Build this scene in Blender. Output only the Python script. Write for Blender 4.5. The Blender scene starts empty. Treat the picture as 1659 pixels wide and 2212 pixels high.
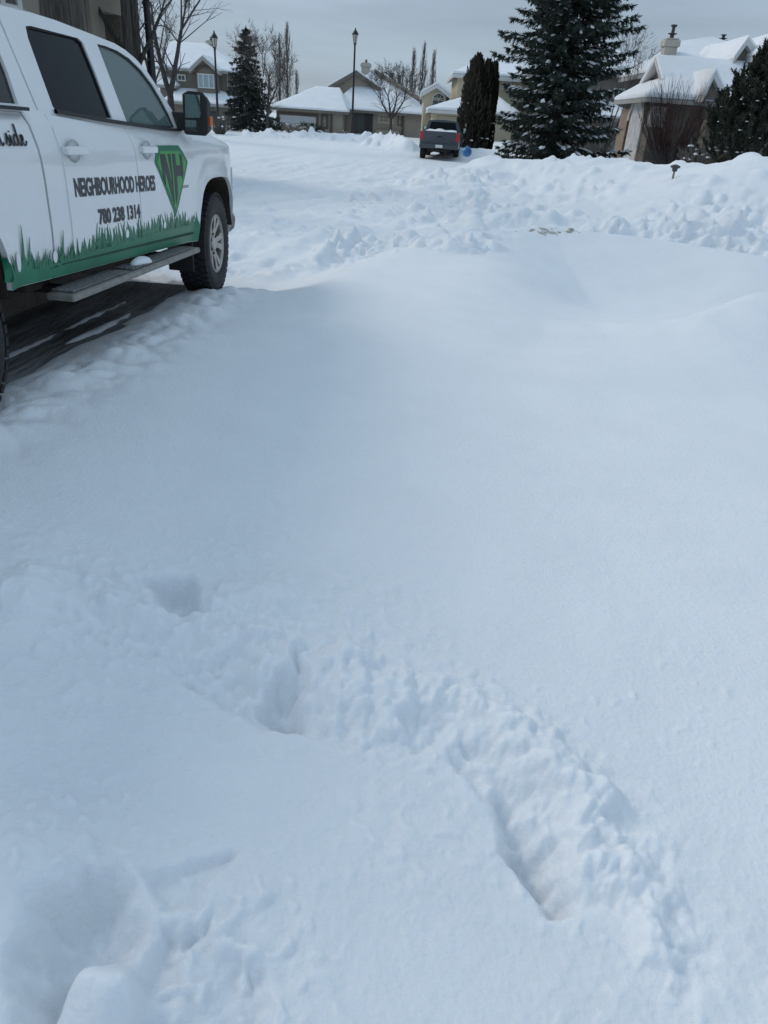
import bpy, bmesh, math, random
import numpy as np
from mathutils import Vector, Matrix
from mathutils.geometry import tessellate_polygon

# ------------------------------------------------------------------ camera, world, sun
scene = bpy.context.scene
PITCH, ROLL = math.radians(28.86), math.radians(4.0)
EYE = Vector((0, 0, 2.0))
FWD = Vector((0, math.cos(PITCH), -math.sin(PITCH)))
_u0, _r0 = Vector((0, math.sin(PITCH), math.cos(PITCH))), Vector((1, 0, 0))
RT = _r0 * math.cos(ROLL) + _u0 * math.sin(ROLL)
UP = _u0 * math.cos(ROLL) - _r0 * math.sin(ROLL)
cam_d = bpy.data.cameras.new('camera'); cam = bpy.data.objects.new('camera', cam_d)
scene.collection.objects.link(cam); scene.camera = cam
cam_d.sensor_fit = 'VERTICAL'; cam_d.sensor_height = 34.608; cam_d.lens = 24.0
cam_d.clip_start = 0.05; cam_d.clip_end = 3000
cam.matrix_world = Matrix(((RT.x, UP.x, -FWD.x, EYE.x), (RT.y, UP.y, -FWD.y, EYE.y), (RT.z, UP.z, -FWD.z, EYE.z), (0, 0, 0, 1)))

SUN_EL, SUN_AZ = math.radians(36), math.radians(-60)      # azimuth from +Y, negative = left
SKY_STRENGTH = 1.0
EXPOSURE = 0.1
scene.view_settings.view_transform = 'Standard'; scene.view_settings.look = 'None'
scene.view_settings.exposure = EXPOSURE; scene.view_settings.gamma = 1
world = bpy.data.worlds.new('World'); scene.world = world; world.use_nodes = True
nt = world.node_tree; nt.nodes.clear()
N, L = nt.nodes.new, nt.links.new
def vmath(op, a, b, t=None):
    n = (t or nt).nodes.new('ShaderNodeMath'); n.operation = op
    for i, v in enumerate((a, b)):
        if v is None: continue
        if isinstance(v, (int, float)): n.inputs[i].default_value = v
        else: (t or nt).links.new(v, n.inputs[i])
    return n.outputs[0]
wo = N('ShaderNodeOutputWorld'); bg = N('ShaderNodeBackground'); L(bg.outputs[0], wo.inputs[0])
sky = N('ShaderNodeTexSky'); sky.sky_type = 'NISHITA'; sky.sun_disc = False
sky.sun_elevation = SUN_EL; sky.sun_rotation = SUN_AZ
tc = N('ShaderNodeTexCoord'); sx = N('ShaderNodeSeparateXYZ'); L(tc.outputs['Generated'], sx.inputs[0])
# overcast veil: clear sky seen faintly through a grey cloud deck, streaked near the horizon
ramp = N('ShaderNodeValToRGB'); L(vmath('MAXIMUM', sx.outputs['Z'], 0.0), ramp.inputs[0])
cr = ramp.color_ramp
cr.elements[0].position = 0.0; cr.elements[0].color = (0.36, 0.445, 0.525, 1)
cr.elements[1].position = 1.0; cr.elements[1].color = (0.43, 0.565, 0.70, 1)
e = cr.elements.new(0.16); e.color = (0.335, 0.425, 0.53, 1)
e = cr.elements.new(0.5); e.color = (0.39, 0.51, 0.635, 1)
mp = N('ShaderNodeMapping'); mp.inputs['Scale'].default_value = (2.2, 2.2, 17.0); L(tc.outputs['Generated'], mp.inputs[0])
cn = N('ShaderNodeTexNoise'); cn.inputs['Scale'].default_value = 1.4; cn.inputs['Detail'].default_value = 5; cn.inputs['Roughness'].default_value = .5
L(mp.outputs[0], cn.inputs[0])
cmul = vmath('ADD', vmath('MULTIPLY', cn.outputs[0], 0.62), 0.69)
mulc = N('ShaderNodeVectorMath'); mulc.operation = 'SCALE'; L(ramp.outputs[0], mulc.inputs[0]); L(cmul, mulc.inputs[3])
skys = N('ShaderNodeVectorMath'); skys.operation = 'SCALE'; L(sky.outputs[0], skys.inputs[0]); skys.inputs[3].default_value = 0.07
mixs = N('ShaderNodeMix'); mixs.data_type = 'RGBA'; mixs.inputs[0].default_value = 0.9
L(skys.outputs[0], mixs.inputs[6]); L(mulc.outputs[0], mixs.inputs[7])
L(mixs.outputs[2], bg.inputs[0]); bg.inputs[1].default_value = SKY_STRENGTH
sd = bpy.data.lights.new('sun', 'SUN'); sd.energy = 1.1; sd.angle = math.radians(20); sd.color = (1.0, .93, .84)
sun = bpy.data.objects.new('sun', sd); scene.collection.objects.link(sun)
_sv = Vector((math.sin(SUN_AZ) * math.cos(SUN_EL), math.cos(SUN_AZ) * math.cos(SUN_EL), math.sin(SUN_EL)))
sun.rotation_euler = _sv.to_track_quat('Z', 'Y').to_euler()
scene.cycles.max_bounces = 5; scene.cycles.diffuse_bounces = 2; scene.cycles.transparent_max_bounces = 8
scene.cycles.use_denoising = True

# ------------------------------------------------------------------ measuring
# survey of the place: a point measured in the photograph (1659 x 2212) turned into metres
def ray(px, py): return FWD + RT * ((px - 829.5) / 1534.0) + UP * ((1106.0 - py) / 1534.0)
def at(px, py, Y):
    d = ray(px, py); return EYE + d * (Y / d.y)
def onz(px, py, z):
    d = ray(px, py); return EYE + d * ((z - EYE.z) / d.z)

# ------------------------------------------------------------------ materials
MATS = {}
def mat(name, col, rough=.7, metal=0.0, var=0.0, scale=8.0, bump=0.0, bscale=40.0, coat=0.0, spec=.5, stretch=None, col2=None, detail=4):
    if name in MATS: return MATS[name]
    m = bpy.data.materials.new(name); m.use_nodes = True; t = m.node_tree; b = t.nodes['Principled BSDF']
    b.inputs['Roughness'].default_value = rough; b.inputs['Metallic'].default_value = metal
    b.inputs['Coat Weight'].default_value = coat; b.inputs['Specular IOR Level'].default_value = spec
    co = t.nodes.new('ShaderNodeTexCoord'); vec = co.outputs['Object']
    if stretch:
        mp_ = t.nodes.new('ShaderNodeMapping'); mp_.inputs['Scale'].default_value = stretch; t.links.new(vec, mp_.inputs[0]); vec = mp_.outputs[0]
    if var or col2:
        n = t.nodes.new('ShaderNodeTexNoise'); n.inputs['Scale'].default_value = scale; n.inputs['Detail'].default_value = detail
        t.links.new(vec, n.inputs[0])
        r = t.nodes.new('ShaderNodeValToRGB'); t.links.new(n.outputs[0], r.inputs[0])
        r.color_ramp.elements[0].position = .32; r.color_ramp.elements[1].position = .68
        a = [max(0, c * (1 - var)) for c in col]; c2 = col2 or [min(1, c * (1 + var)) for c in col]
        r.color_ramp.elements[0].color = (*a, 1); r.color_ramp.elements[1].color = (*c2, 1)
        t.links.new(r.outputs[0], b.inputs['Base Color'])
    else: b.inputs['Base Color'].default_value = (*col, 1)
    if bump:
        n2 = t.nodes.new('ShaderNodeTexNoise'); n2.inputs['Scale'].default_value = bscale; n2.inputs['Detail'].default_value = 4
        t.links.new(vec, n2.inputs[0])
        bp = t.nodes.new('ShaderNodeBump'); bp.inputs['Strength'].default_value = .8; bp.inputs['Distance'].default_value = bump
        t.links.new(n2.outputs[0], bp.inputs['Height']); t.links.new(bp.outputs[0], b.inputs['Normal'])
    MATS[name] = m; return m
SNOW = mat('snow', (.84, .865, .90), .55, var=.02, scale=3, bump=.006, bscale=70, spec=.3)
_sb = SNOW.node_tree.nodes['Principled BSDF']; _sb.inputs['Subsurface Weight'].default_value = .7; _sb.inputs['Subsurface Radius'].default_value = (.9, 1.0, 1.15); _sb.inputs['Subsurface Scale'].default_value = .022
ROOFSNOW = mat('roof_snow', (.85, .87, .90), .6, var=.03, scale=1.2, bump=.03, bscale=4, spec=.3)
SLUSH = mat('slush', (.085, .083, .083), .55, col2=(.36, .36, .37), scale=2.2, stretch=(3.2, .45, 1), bump=.02, bscale=9, detail=7)
PACKED = mat('packed_snow', (.33, .32, .31), .7, col2=(.62, .63, .65), scale=1.2, stretch=(1, 1, 1), bump=.02, bscale=9)
WHITE = mat('white_paint', (.80, .81, .81), .28, var=.025, scale=2.5, coat=.6)
GREY = mat('grey_paint', (.052, .066, .085), .3, var=.1, scale=3, coat=.5)
DARK = mat('dark_plastic', (.018, .018, .019), .6)
UNDER = mat('muddy_black', (.02, .017, .014), .9, col2=(.06, .045, .032), scale=9)
RUBBER = mat('rubber', (.018, .018, .02), .75, var=.3, scale=20)
ALLOY = mat('alloy', (.42, .40, .37), .42, metal=.75, var=.12, scale=12)
STEEL = mat('step_steel', (.27, .255, .23), .55, metal=.2, var=.2, scale=14)
TREAD = mat('step_tread', (.10, .10, .11), .8, col2=(.33, .33, .33), scale=60, bump=.006, bscale=90)
TINT = mat('privacy_glass', (.011, .014, .018), .12, spec=.09)
GREEN = mat('decal_green', (.012, .17, .085), .4, var=.12, scale=6)
BRIGHT = mat('emblem_green', (.05, .33, .07), .4)
BORDER = mat('emblem_border', (.012, .16, .085), .4)
INK = mat('decal_black', (.03, .03, .036), .45)
FADED = mat('decal_grey', (.16, .165, .18), .5)
SEAM = mat('seam_dark', (.10, .105, .115), .7)
RED = mat('lamp_red', (.45, .02, .03), .25, coat=.5)
AMBER = mat('lamp_amber', (.6, .12, .02), .3)
LENS = mat('lamp_clear', (.7, .72, .74), .15, coat=.5)
PLATE = mat('plate_white', (.75, .75, .72), .5)
SEAT = mat('seat_cloth', (.03, .07, .06), .8)
MIRRORG = mat('mirror_glass', (.42, .52, .5), .06, metal=1.0)
BLUE = mat('blue_plastic', (.03, .17, .42), .35, var=.15, scale=10)
def glass_mat(name, col, alpha):
    m = bpy.data.materials.new(name); m.use_nodes = True; t = m.node_tree; t.nodes.clear()
    o = t.nodes.new('ShaderNodeOutputMaterial'); mx = t.nodes.new('ShaderNodeMixShader'); fr = t.nodes.new('ShaderNodeFresnel'); fr.inputs[0].default_value = 1.5
    tr = t.nodes.new('ShaderNodeBsdfTransparent'); tr.inputs[0].default_value = (*col, 1)
    df = t.nodes.new('ShaderNodeBsdfDiffuse'); df.inputs[0].default_value = (.33, .46, .45, 1)  # pale diffuse veil: reflection and haze put into the glass colour
    m0 = t.nodes.new('ShaderNodeMixShader'); m0.inputs[0].default_value = alpha; t.links.new(tr.outputs[0], m0.inputs[1]); t.links.new(df.outputs[0], m0.inputs[2])
    gl = t.nodes.new('ShaderNodeBsdfGlossy'); gl.inputs['Roughness'].default_value = .03
    t.links.new(fr.outputs[0], mx.inputs[0]); t.links.new(m0.outputs[0], mx.inputs[1]); t.links.new(gl.outputs[0], mx.inputs[2]); t.links.new(mx.outputs[0], o.inputs[0])
    MATS[name] = m; return m
CLEAR = glass_mat('green_glass', (.50, .66, .62), .34)
HGLASS = mat('house_glass', (.06, .075, .085), .08)
CURTAIN = mat('curtained_glass', (.34, .42, .46), .15)

# ------------------------------------------------------------------ mesh builder
COL = scene.collection
class MB:
    def __init__(s): s.v, s.f, s.m = [], [], []
    def add(s, vs, fs, mi=0):
        o = len(s.v); s.v += [tuple(p) for p in vs]; s.f += [tuple(i + o for i in f) for f in fs]; s.m += [mi] * len(fs); return s
    def box(s, x0, x1, y0, y1, z0, z1, mi=0):
        return s.add([(x0, y0, z0), (x1, y0, z0), (x1, y1, z0), (x0, y1, z0), (x0, y0, z1), (x1, y0, z1), (x1, y1, z1), (x0, y1, z1)],
                     [(0, 3, 2, 1), (4, 5, 6, 7), (0, 1, 5, 4), (1, 2, 6, 5), (2, 3, 7, 6), (3, 0, 4, 7)], mi)
    def tube(s, pts, rad, n=8, mi=0, cap=True):
        pts = [Vector(p) for p in pts]
        if not hasattr(rad, '__len__'): rad = [rad] * len(pts)
        o = len(s.v); ref = None
        for i, p in enumerate(pts):
            d = (pts[min(i + 1, len(pts) - 1)] - pts[max(i - 1, 0)])
            if d.length < 1e-9: d = Vector((0, 0, 1))
            d.normalize()
            if ref is None: ref = d.orthogonal().normalized()
            a = (ref - d * ref.dot(d))
            a = a.normalized() if a.length > 1e-6 else d.orthogonal().normalized()
            ref = a; b = d.cross(a)
            for k in range(n):
                t = 2 * math.pi * k / n; q = p + (a * math.cos(t) + b * math.sin(t)) * rad[i]; s.v.append((q.x, q.y, q.z))
        for i in range(len(pts) - 1):
            for k in range(n):
                k2 = (k + 1) % n
                s.f.append((o + i * n + k, o + i * n + k2, o + (i + 1) * n + k2, o + (i + 1) * n + k)); s.m.append(mi)
        if cap:
            s.f.append(tuple(o + k for k in reversed(range(n)))); s.m.append(mi)
            s.f.append(tuple(o + (len(pts) - 1) * n + k for k in range(n))); s.m.append(mi)
        return s
    def lathe(s, prof, n=24, mi=0, M=None, closed=False):      # prof: (r, h) turned about local Z, then M
        o = len(s.v); M = M or Matrix()
        for r, h in prof:
            for k in range(n):
                t = 2 * math.pi * k / n; q = M @ Vector((r * math.cos(t), r * math.sin(t), h)); s.v.append((q.x, q.y, q.z))
        P = len(prof)
        for i in range(P if closed else P - 1):
            j = (i + 1) % P
            for k in range(n):
                k2 = (k + 1) % n; s.f.append((o + i * n + k, o + i * n + k2, o + j * n + k2, o + j * n + k)); s.m.append(mi)
        if not closed:
            s.f.append(tuple(o + k for k in reversed(range(n)))); s.m.append(mi)
            s.f.append(tuple(o + (P - 1) * n + k for k in range(n))); s.m.append(mi)
        return s
    def plate(s, loops, fn, th, mi=0):     # flat outline with holes (2-D loops) -> solid; fn(a, b, depth) -> 3-D
        flat = [p for l in loops for p in l]; n = len(flat)
        tris = tessellate_polygon([[Vector((p[0], p[1], 0)) for p in l] for l in loops])
        o = len(s.v)
        s.v += [tuple(fn(a, b, 0)) for a, b in flat] + [tuple(fn(a, b, th)) for a, b in flat]
        for t in tris:
            s.f.append(tuple(o + i for i in t)); s.f.append(tuple(o + n + i for i in reversed(t))); s.m += [mi, mi]
        k = 0
        for l in loops:
            for i in range(len(l)):
                a, b = k + i, k + (i + 1) % len(l)
                s.f.append((o + a, o + b, o + n + b, o + n + a)); s.m.append(mi)
            k += len(l)
        return s
    def build(s, name, mats, parent=None, smooth=False, angle=None, bevel=0.0, org=None):
        me = bpy.data.meshes.new(name)
        vs = s.v if org is None else [(a - org[0], b - org[1], c - org[2]) for a, b, c in s.v]
        me.from_pydata(vs, [], s.f); me.update()
        mats = mats if isinstance(mats, (list, tuple)) else [mats]
        for m in mats: me.materials.append(m)
        if len(mats) > 1: me.polygons.foreach_set('material_index', s.m)
        bm = bmesh.new(); bm.from_mesh(me); bmesh.ops.recalc_face_normals(bm, faces=bm.faces); bm.to_mesh(me); bm.free()
        if smooth:
            me.polygons.foreach_set('use_smooth', [True] * len(me.polygons))
            if angle: me.set_sharp_from_angle(angle=math.radians(angle))
        o = bpy.data.objects.new(name, me); COL.objects.link(o)
        if parent: o.parent = parent
        if bevel:
            b = o.modifiers.new('bevel', 'BEVEL'); b.width = bevel; b.segments = 2; b.limit_method = 'ANGLE'; b.angle_limit = math.radians(40)
        return o
def thing(name, label, cat, loc=(0, 0, 0), rot=(0, 0, 0), group=None):
    o = bpy.data.objects.new(name, None); COL.objects.link(o); o.location = loc; o.rotation_euler = rot
    o.empty_display_size = .2; o['label'] = label; o['category'] = cat
    if group: o['group'] = group
    return o
def tag(o, label, cat, group=None):
    o['label'] = label; o['category'] = cat
    if group: o['group'] = group
    return o

# ------------------------------------------------------------------ noise
_rng = np.random.default_rng(7)
_perm = np.concatenate([_rng.permutation(512)] * 3)
_ga = _rng.uniform(0, 2 * np.pi, 512); _gx, _gy = np.cos(_ga), np.sin(_ga)
def perlin(x, y):
    xi = np.floor(x).astype(int); yi = np.floor(y).astype(int); xf = x - xi; yf = y - yi
    u = xf ** 3 * (xf * (xf * 6 - 15) + 10); v = yf ** 3 * (yf * (yf * 6 - 15) + 10)
    def g(ix, iy, dx, dy):
        h = _perm[(_perm[ix & 511] + iy) & 511]; return _gx[h] * dx + _gy[h] * dy
    a = g(xi, yi, xf, yf); b = g(xi + 1, yi, xf - 1, yf); c = g(xi, yi + 1, xf, yf - 1); d = g(xi + 1, yi + 1, xf - 1, yf - 1)
    return (a + u * (b - a)) * (1 - v) + (c + u * (d - c)) * v * 1.0
def fbm(x, y, o=4, s=1.0):
    r = 0; a = 1.0
    for i in range(o): r = r + a * perlin(x * s + 17 * i, y * s - 9 * i); s *= 2.03; a *= .5
    return r
def billow(x, y, o=3, s=1.0):
    r = 0; a = 1.0
    for i in range(o): r = r + a * (np.abs(perlin(x * s + 31 * i, y * s + 5 * i)) * 2 - .35); s *= 2.1; a *= .5
    return r
def sstep(a, b, x):
    t = np.clip((x - a) / (b - a), 0, 1); return t * t * (3 - 2 * t)
def seg_info(x, y, pts):          # distance to a polyline, interpolated z, signed side
    best = np.full(x.shape, 1e9); zz = np.zeros(x.shape); side = np.zeros(x.shape); W = np.zeros(x.shape)
    for (ax, ay, az), (bx, by, bz) in zip(pts[:-1], pts[1:]):
        dx, dy = bx - ax, by - ay; l2 = dx * dx + dy * dy + 1e-9
        t = np.clip(((x - ax) * dx + (y - ay) * dy) / l2, 0, 1)
        d = np.hypot(x - ax - t * dx, y - ay - t * dy); best = np.minimum(best, d); w = 1 / (d + .01) ** 5
        W += w; zz += w * (az + t * (bz - az)); side += w * np.clip(((x - ax) * dy - (y - ay) * dx) / (l2 ** .5 * (d + 1e-4)), -1, 1)
    return best, zz / W, side / W
def inside(x, y, poly):           # signed distance to a polygon, positive inside
    d = np.full(x.shape, 1e9); c = np.zeros(x.shape, bool); n = len(poly)
    for i in range(n):
        (ax, ay), (bx, by) = poly[i], poly[(i + 1) % n]
        dx, dy = bx - ax, by - ay; t = np.clip(((x - ax) * dx + (y - ay) * dy) / (dx * dx + dy * dy + 1e-12), 0, 1)
        d = np.minimum(d, np.hypot(x - ax - t * dx, y - ay - t * dy))
        cr_ = ((ay > y) != (by > y)) & (x < dx * (y - ay) / (dy if abs(dy) > 1e-12 else 1e-12) + ax); c ^= cr_
    return np.where(c, d, -d)

# ------------------------------------------------------------------ terrain
TR_LOC = Vector((-2.5916, 6.5084, .5814)); TR_H, TR_S = .07317, -.02101      # near pickup: front axle, heading, nose-down
GZ = .55
def gp(*pts): return [tuple(onz(px, py, GZ)[:2]) for px, py in pts]
HOLES = [   # (outline, depth, softness)
    (gp((1075, 1760), (1150, 1770), (1205, 1870), (1240, 1965), (1190, 1982), (1125, 1910)), .045, .05),
    (gp((560, 1520), (605, 1450), (640, 1410), (668, 1470), (660, 1560), (600, 1580)), .09, .05),
    (gp((305, 1262), (330, 1255), (420, 1245), (438, 1280), (428, 1335), (370, 1338), (330, 1312)), .13, .055),
    (gp((440, 1430), (500, 1400), (560, 1410), (560, 1470), (500, 1490)), .03, .03),
    (gp((45, 2000), (60, 1945), (130, 1915), (185, 1880), (255, 1872), (300, 1905), (290, 1965), (322, 2020), (285, 2065), (240, 2110), (170, 2150), (120, 2230), (90, 2330), (10, 2330), (50, 2150), (15, 2070)), .15, .085),
    (gp((110, 2060), (200, 2030), (270, 2070), (200, 2120), (120, 2200), (70, 2190)), .06, .05),
    (gp((335, 1985), (450, 1985), (480, 2050), (590, 2080), (600, 2160), (560, 2300), (260, 2300), (290, 2110)), .05, .03),
    (gp((310, 1880), (400, 1855), (530, 1835), (465, 1920), (440, 1960), (340, 1975)), .04, .03),
    (gp((-90, 1285), (0, 1280), (12, 1330), (-10, 1390), (-100, 1400)), .13, .05),
]
# the dragged furrow: a cut edge on the near side, loose snow thrown up on the far side (edge point, depth, heap, width)
FURROW = [((60, 1370), 0.000, 0.006, .25), ((130, 1385), 0.010, 0.012, .27), ((220, 1405), 0.023, 0.012, .28), ((330, 1450), 0.036, 0.015, .30), ((430, 1500), 0.046, 0.019, .30), ((510, 1548), 0.053, 0.022, .30), ((600, 1588), 0.050, 0.031, .32), ((680, 1600), 0.026, 0.034, .30),
          ((760, 1640), 0.008, 0.031, .27), ((860, 1650), 0.010, 0.025, .24), ((950, 1625), 0.033, 0.025, .22), ((1020, 1690), 0.056, 0.025, .24), ((1060, 1750), 0.073, 0.028, .26), ((1095, 1840), 0.086, 0.034, .27), ((1130, 1915), 0.086, 0.031, .26), ((1190, 1982), 0.059, .012, .20), ((1240, 2005), .0, .0, .15)]
def gb(px, py, r, h): q = onz(px, py, GZ); return (q.x, q.y, r, h)
MOUNDS = [gb(740, 1440, .07, .05), gb(735, 1530, .07, .035), gb(1365, 1900, .05, .02), gb(540, 1300, .12, .035),
          gb(70, 1310, .10, .05), gb(60, 1370, .10, .03), gb(250, 2190, .06, .10), gb(190, 2160, .035, .05), gb(60, 1850, .12, .03), gb(420, 2120, .07, .03), gb(330, 1330, .06, .02), gb(620, 1290, .08, .02), gb(1290, 1740, .05, .025)]
ROUGH = [gb(170, 2030, .13, .9), gb(640, 1380, .42, 1.0), gb(850, 1500, .22, .9), gb(1000, 1620, .2, .9), gb(1250, 1820, .22, 1.0), gb(470, 2080, .20, 1.3), gb(130, 1830, .20, .8), gb(250, 1370, .35, .8), gb(1450, 2100, .3, .35), gb(900, 1750, .25, .5), gb(560, 1250, .4, .5), gb(-60, 1320, .4, .8)]
_b = lambda px, py, Y: tuple(at(px, py, Y))
_z = lambda px, py, z: tuple(onz(px, py, z))
RIDGES = [  # crest polyline, width toward viewer, width away, lump amplitude, lump scale
    ([_z(640, 700, .60), _z(740, 630, .64), _z(830, 580, .70), _z(920, 545, .76), _z(1000, 520, .82), _b(1060, 506, 9.2), _b(1120, 494, 9.6), _b(1200, 490, 9.8), _b(1300, 503, 9.6), _b(1400, 515, 9.3), _b(1500, 530, 8.9), _b(1659, 556, 8.2), (5.8, 7.5, .95), (8, 6.4, .9)], 1.9, 1.2, .0, 2.0),
    ([_z(460, 860, .59), _z(700, 765, .605), _z(860, 710, .65), _z(950, 650, .70), _z(1010, 605, .75), _z(1050, 570, .79)], 1.3, 1.9, .0, 0),
    ([(.2, 9.3, .50), (.9, 10.4, .74)] + [_b(1090, 462, 11.4), _b(1250, 472, 11.4), _b(1400, 484, 11.0), _b(1560, 482, 10.8), (6.5, 10.6, .86), (10, 9.7, .9)], 1.3, 1.6, .12, 1.6),
    ([(1.2, 17.5, .42), (1.6, 19.5, .7)] + [_b(1040, 362, 21.5), _b(1090, 342, 22.5), _b(1160, 345, 22), _b(1240, 343, 21.5), _b(1330, 348, 21), _b(1420, 355, 20), _b(1500, 358, 19), _b(1560, 350, 18), _b(1610, 340, 17.2), _b(1640, 336, 16.8), (10.2, 15.5, 1.6), (14, 14, 1.4)], 5.5, 3.0, .125, 1.0),
    ([_z(1150, 728, .60), _z(1300, 718, .63), _z(1420, 702, .71), _z(1520, 684, .80), _z(1600, 655, .89), _z(1659, 632, .94), (5.6, 7.0, 1.02)], 1.5, .6, .0, 0),
    ([(-3.6, 9.6, .45), (-2.2, 11.5, .48), (-.6, 14, .50), (.2, 16.5, .48), (1.0, 19, .5)], 1.2, 1.2, .055, 1.3),
    ([(-10, 52, .6), _b(640, 288, 56), _b(700, 287, 56), _b(780, 290, 56), _b(850, 296, 56)], 2.0, 2.0, .3, .7),
    ([_b(1000, 318, 42), _b(1060, 322, 42), (8, 42, 1.1)], 2.0, 2.0, .1, .8),
    ([_b(810, 287, 50), _b(850, 292, 49), _b(880, 299, 47)], 1.3, 1.3, .15, .8),
]
EDGE = [_z(0, 842, .60), _z(300, 742, .60), _z(480, 722, .60), _z(620, 704, .60), _z(700, 662, .62), _z(800, 592, .66), _z(900, 548, .70), _z(1000, 512, .78)]
def truck_local(x, y):
    dx, dy = x - TR_LOC.x, y - TR_LOC.y; c, s_ = math.cos(TR_H), math.sin(TR_H)
    return dx * c - dy * s_, dx * s_ + dy * c        # lateral, forward
def drive_z(x, y):
    lx, ly = truck_local(x, y); return TR_LOC.z + ly * math.tan(TR_S)
def height(x, y, detail=True):
    z = np.interp(y, [-30, -5, 0, 3, 6, 9, 12, 15, 25, 40, 60, 90, 300], [.7, .62, .555, .565, .59, .55, .46, .38, .34, .38, .60, .72, 1.0])
    # lots on the right stand higher than the street
    edge = np.interp(y, [10, 20, 30, 45, 60, 120], [2.5, 2.6, 2.8, 4.0, 3.0, 3.0])
    z = z + .62 * sstep(17, 24, y) * sstep(0, 2.5, x - edge)
    z = z + .012 * fbm(x, y, 3, .8) * sstep(.5, 3, y) + .006 * fbm(x, y, 2, 2.1)
    z = z + .03 * fbm(x, y, 3, .25) * sstep(4, 9, y)
    lx, ly = truck_local(x, y)
    # street and driveway side: rutted, trampled snow
    st = sstep(.2, 1.4, (-.9 - .15 * (y - 6)) - x + .9 * np.clip(y - 8, 0, 9) ) * sstep(5.5, 8, y)
    rut = sstep(7, 9, y) * (1 - sstep(28, 45, y)) * sstep(-1, 1.2, np.interp(y, [6, 10, 14, 20, 30], [-.6, .6, 1.2, .8, 1.5]) - x)
    vv = (x + 3) * .934 - (y - 13.8) * .358 - .012 * (y - 13) ** 2 * .3 + .12 * perlin(y * .35, y * 0 + 2.2)
    trk = 0
    for c0 in (-2.3, -.55, .35, 1.95, 3.2, 4.9): trk = trk - np.exp(-((vv - c0) / .16) ** 2) + .55 * np.exp(-((vv - c0 - .36) / .13) ** 2) + .45 * np.exp(-((vv - c0 + .36) / .13) ** 2)
    z = z + .085 * trk * rut * (.55 + .9 * perlin(vv * .4, y * .22))
    if detail:
        z = z + rut * (.03 * billow(lx * .9, ly * .38, 3, 1.3) + .075 * fbm(lx * 1.5 + .2 * perlin(lx, ly * .3), ly * .13, 3, 1.0) + .035 * sstep(.2, .5, perlin(lx * 3.2, ly * 2.2)) + .035 * billow(x, y, 3, 2.2) * sstep(-.2, .5, perlin(x * .35, y * .35)))
        far_ = sstep(28, 40, y); z = z + far_ * (.06 * fbm(x, y * .5, 3, .4))
    # scoop blown out in front of the drift, and the step down from the yard to the trampled side
    sc = onz(1275, 625, .6); z = z - .17 * np.exp(-(((x - sc.x - .35 - .25 * (y - sc.y)) / 1.9) ** 2 + ((y - sc.y - .15) / 1.0) ** 2))
    s2 = onz(640, 640, .52); z = z - .10 * np.exp(-(((x - s2.x) / .9) ** 2 + ((y - s2.y) / .8) ** 2))
    m = (y > 3) & (y < 12) & (x < 3)
    if m.any():
        de, _, sd_ = seg_info(x[m], y[m], EDGE); dl = np.where(sd_ < 0, de, -de) + .07 * perlin(x[m] * 2.5, y[m] * 2.5) + .04 * perlin(x[m] * 7, y[m] * 7)
        f_ = sstep(4.2, 5.2, y[m]) * (1 - sstep(8.6, 10, y[m]))
        z[m] = z[m] - .12 * sstep(-.12, .45, dl) * f_
        if detail: z[m] = z[m] + sstep(-.25, .1, dl) * f_ * (.05 * billow(x[m], y[m], 3, 2.6) + .03 * billow(x[m], y[m], 2, 6)) * sstep(-.2, .4, perlin(x[m] * 1.3, y[m] * 1.3 + 7))
    # driveway trough under the near pickup, with the cut edge of the yard snow beside it
    dz = drive_z(x, y); bl = sstep(2.4, .9, lx) * sstep(-4.2, -3.2, lx) * sstep(1.0, -.3, ly)
    z = z * (1 - bl) + np.maximum(z, dz + .012) * bl
    e_r = .76 + .08 * perlin(ly * .9, ly * 0 + 3.3) + .04 * perlin(ly * 4, ly * 0 + 8.1) - .12 * sstep(-1.5, -3.5, ly)
    on = sstep(e_r + .20, e_r - .02, lx) * sstep(-3.3, -3.0, lx) * sstep(.30, -.15, ly + .12 * perlin(lx * 3, ly * 3))
    dz = drive_z(x, y)
    lip = np.exp(-((lx - e_r - .40) / .25) ** 2) * sstep(.9, -.6, ly) * sstep(-9, -7, ly)
    z = z + lip * (.03 + .05 * billow(x, y, 2, 3.2) * detail)
    cov = sstep(-.15, .45, fbm(lx * 5, ly * .8, 3, 1.0) + (lx - .66) * 3) * sstep(-.5, .1, lx)
    z = z * (1 - on) + (dz - .03 + .040 * cov) * on
    # streak of snow left between the wheel tracks
    strk = np.exp(-((lx - .46 - .03 * perlin(ly * 2, ly * 0 + 1) - .02 * perlin(ly * 9, ly * 0 + 4)) / .035) ** 2) * sstep(-.3, -.7, ly) * (.9 + .5 * perlin(lx * 3, ly * 3.2))
    z = z + strk * .036
    near_w = np.exp(-((lx - 1.25) ** 2 / .12 + (ly - .05) ** 2 / .5)); z = z + near_w * (.05 + .06 * detail * billow(x, y, 2, 2.5))
    frontflat = sstep(-1.3, -.9, lx) * sstep(1.7, 1.2, lx) * sstep(-.3, .1, ly) * sstep(3.5, 1.2, ly)
    z = z * (1 - frontflat) + np.minimum(z, dz - .0) * frontflat
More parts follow.
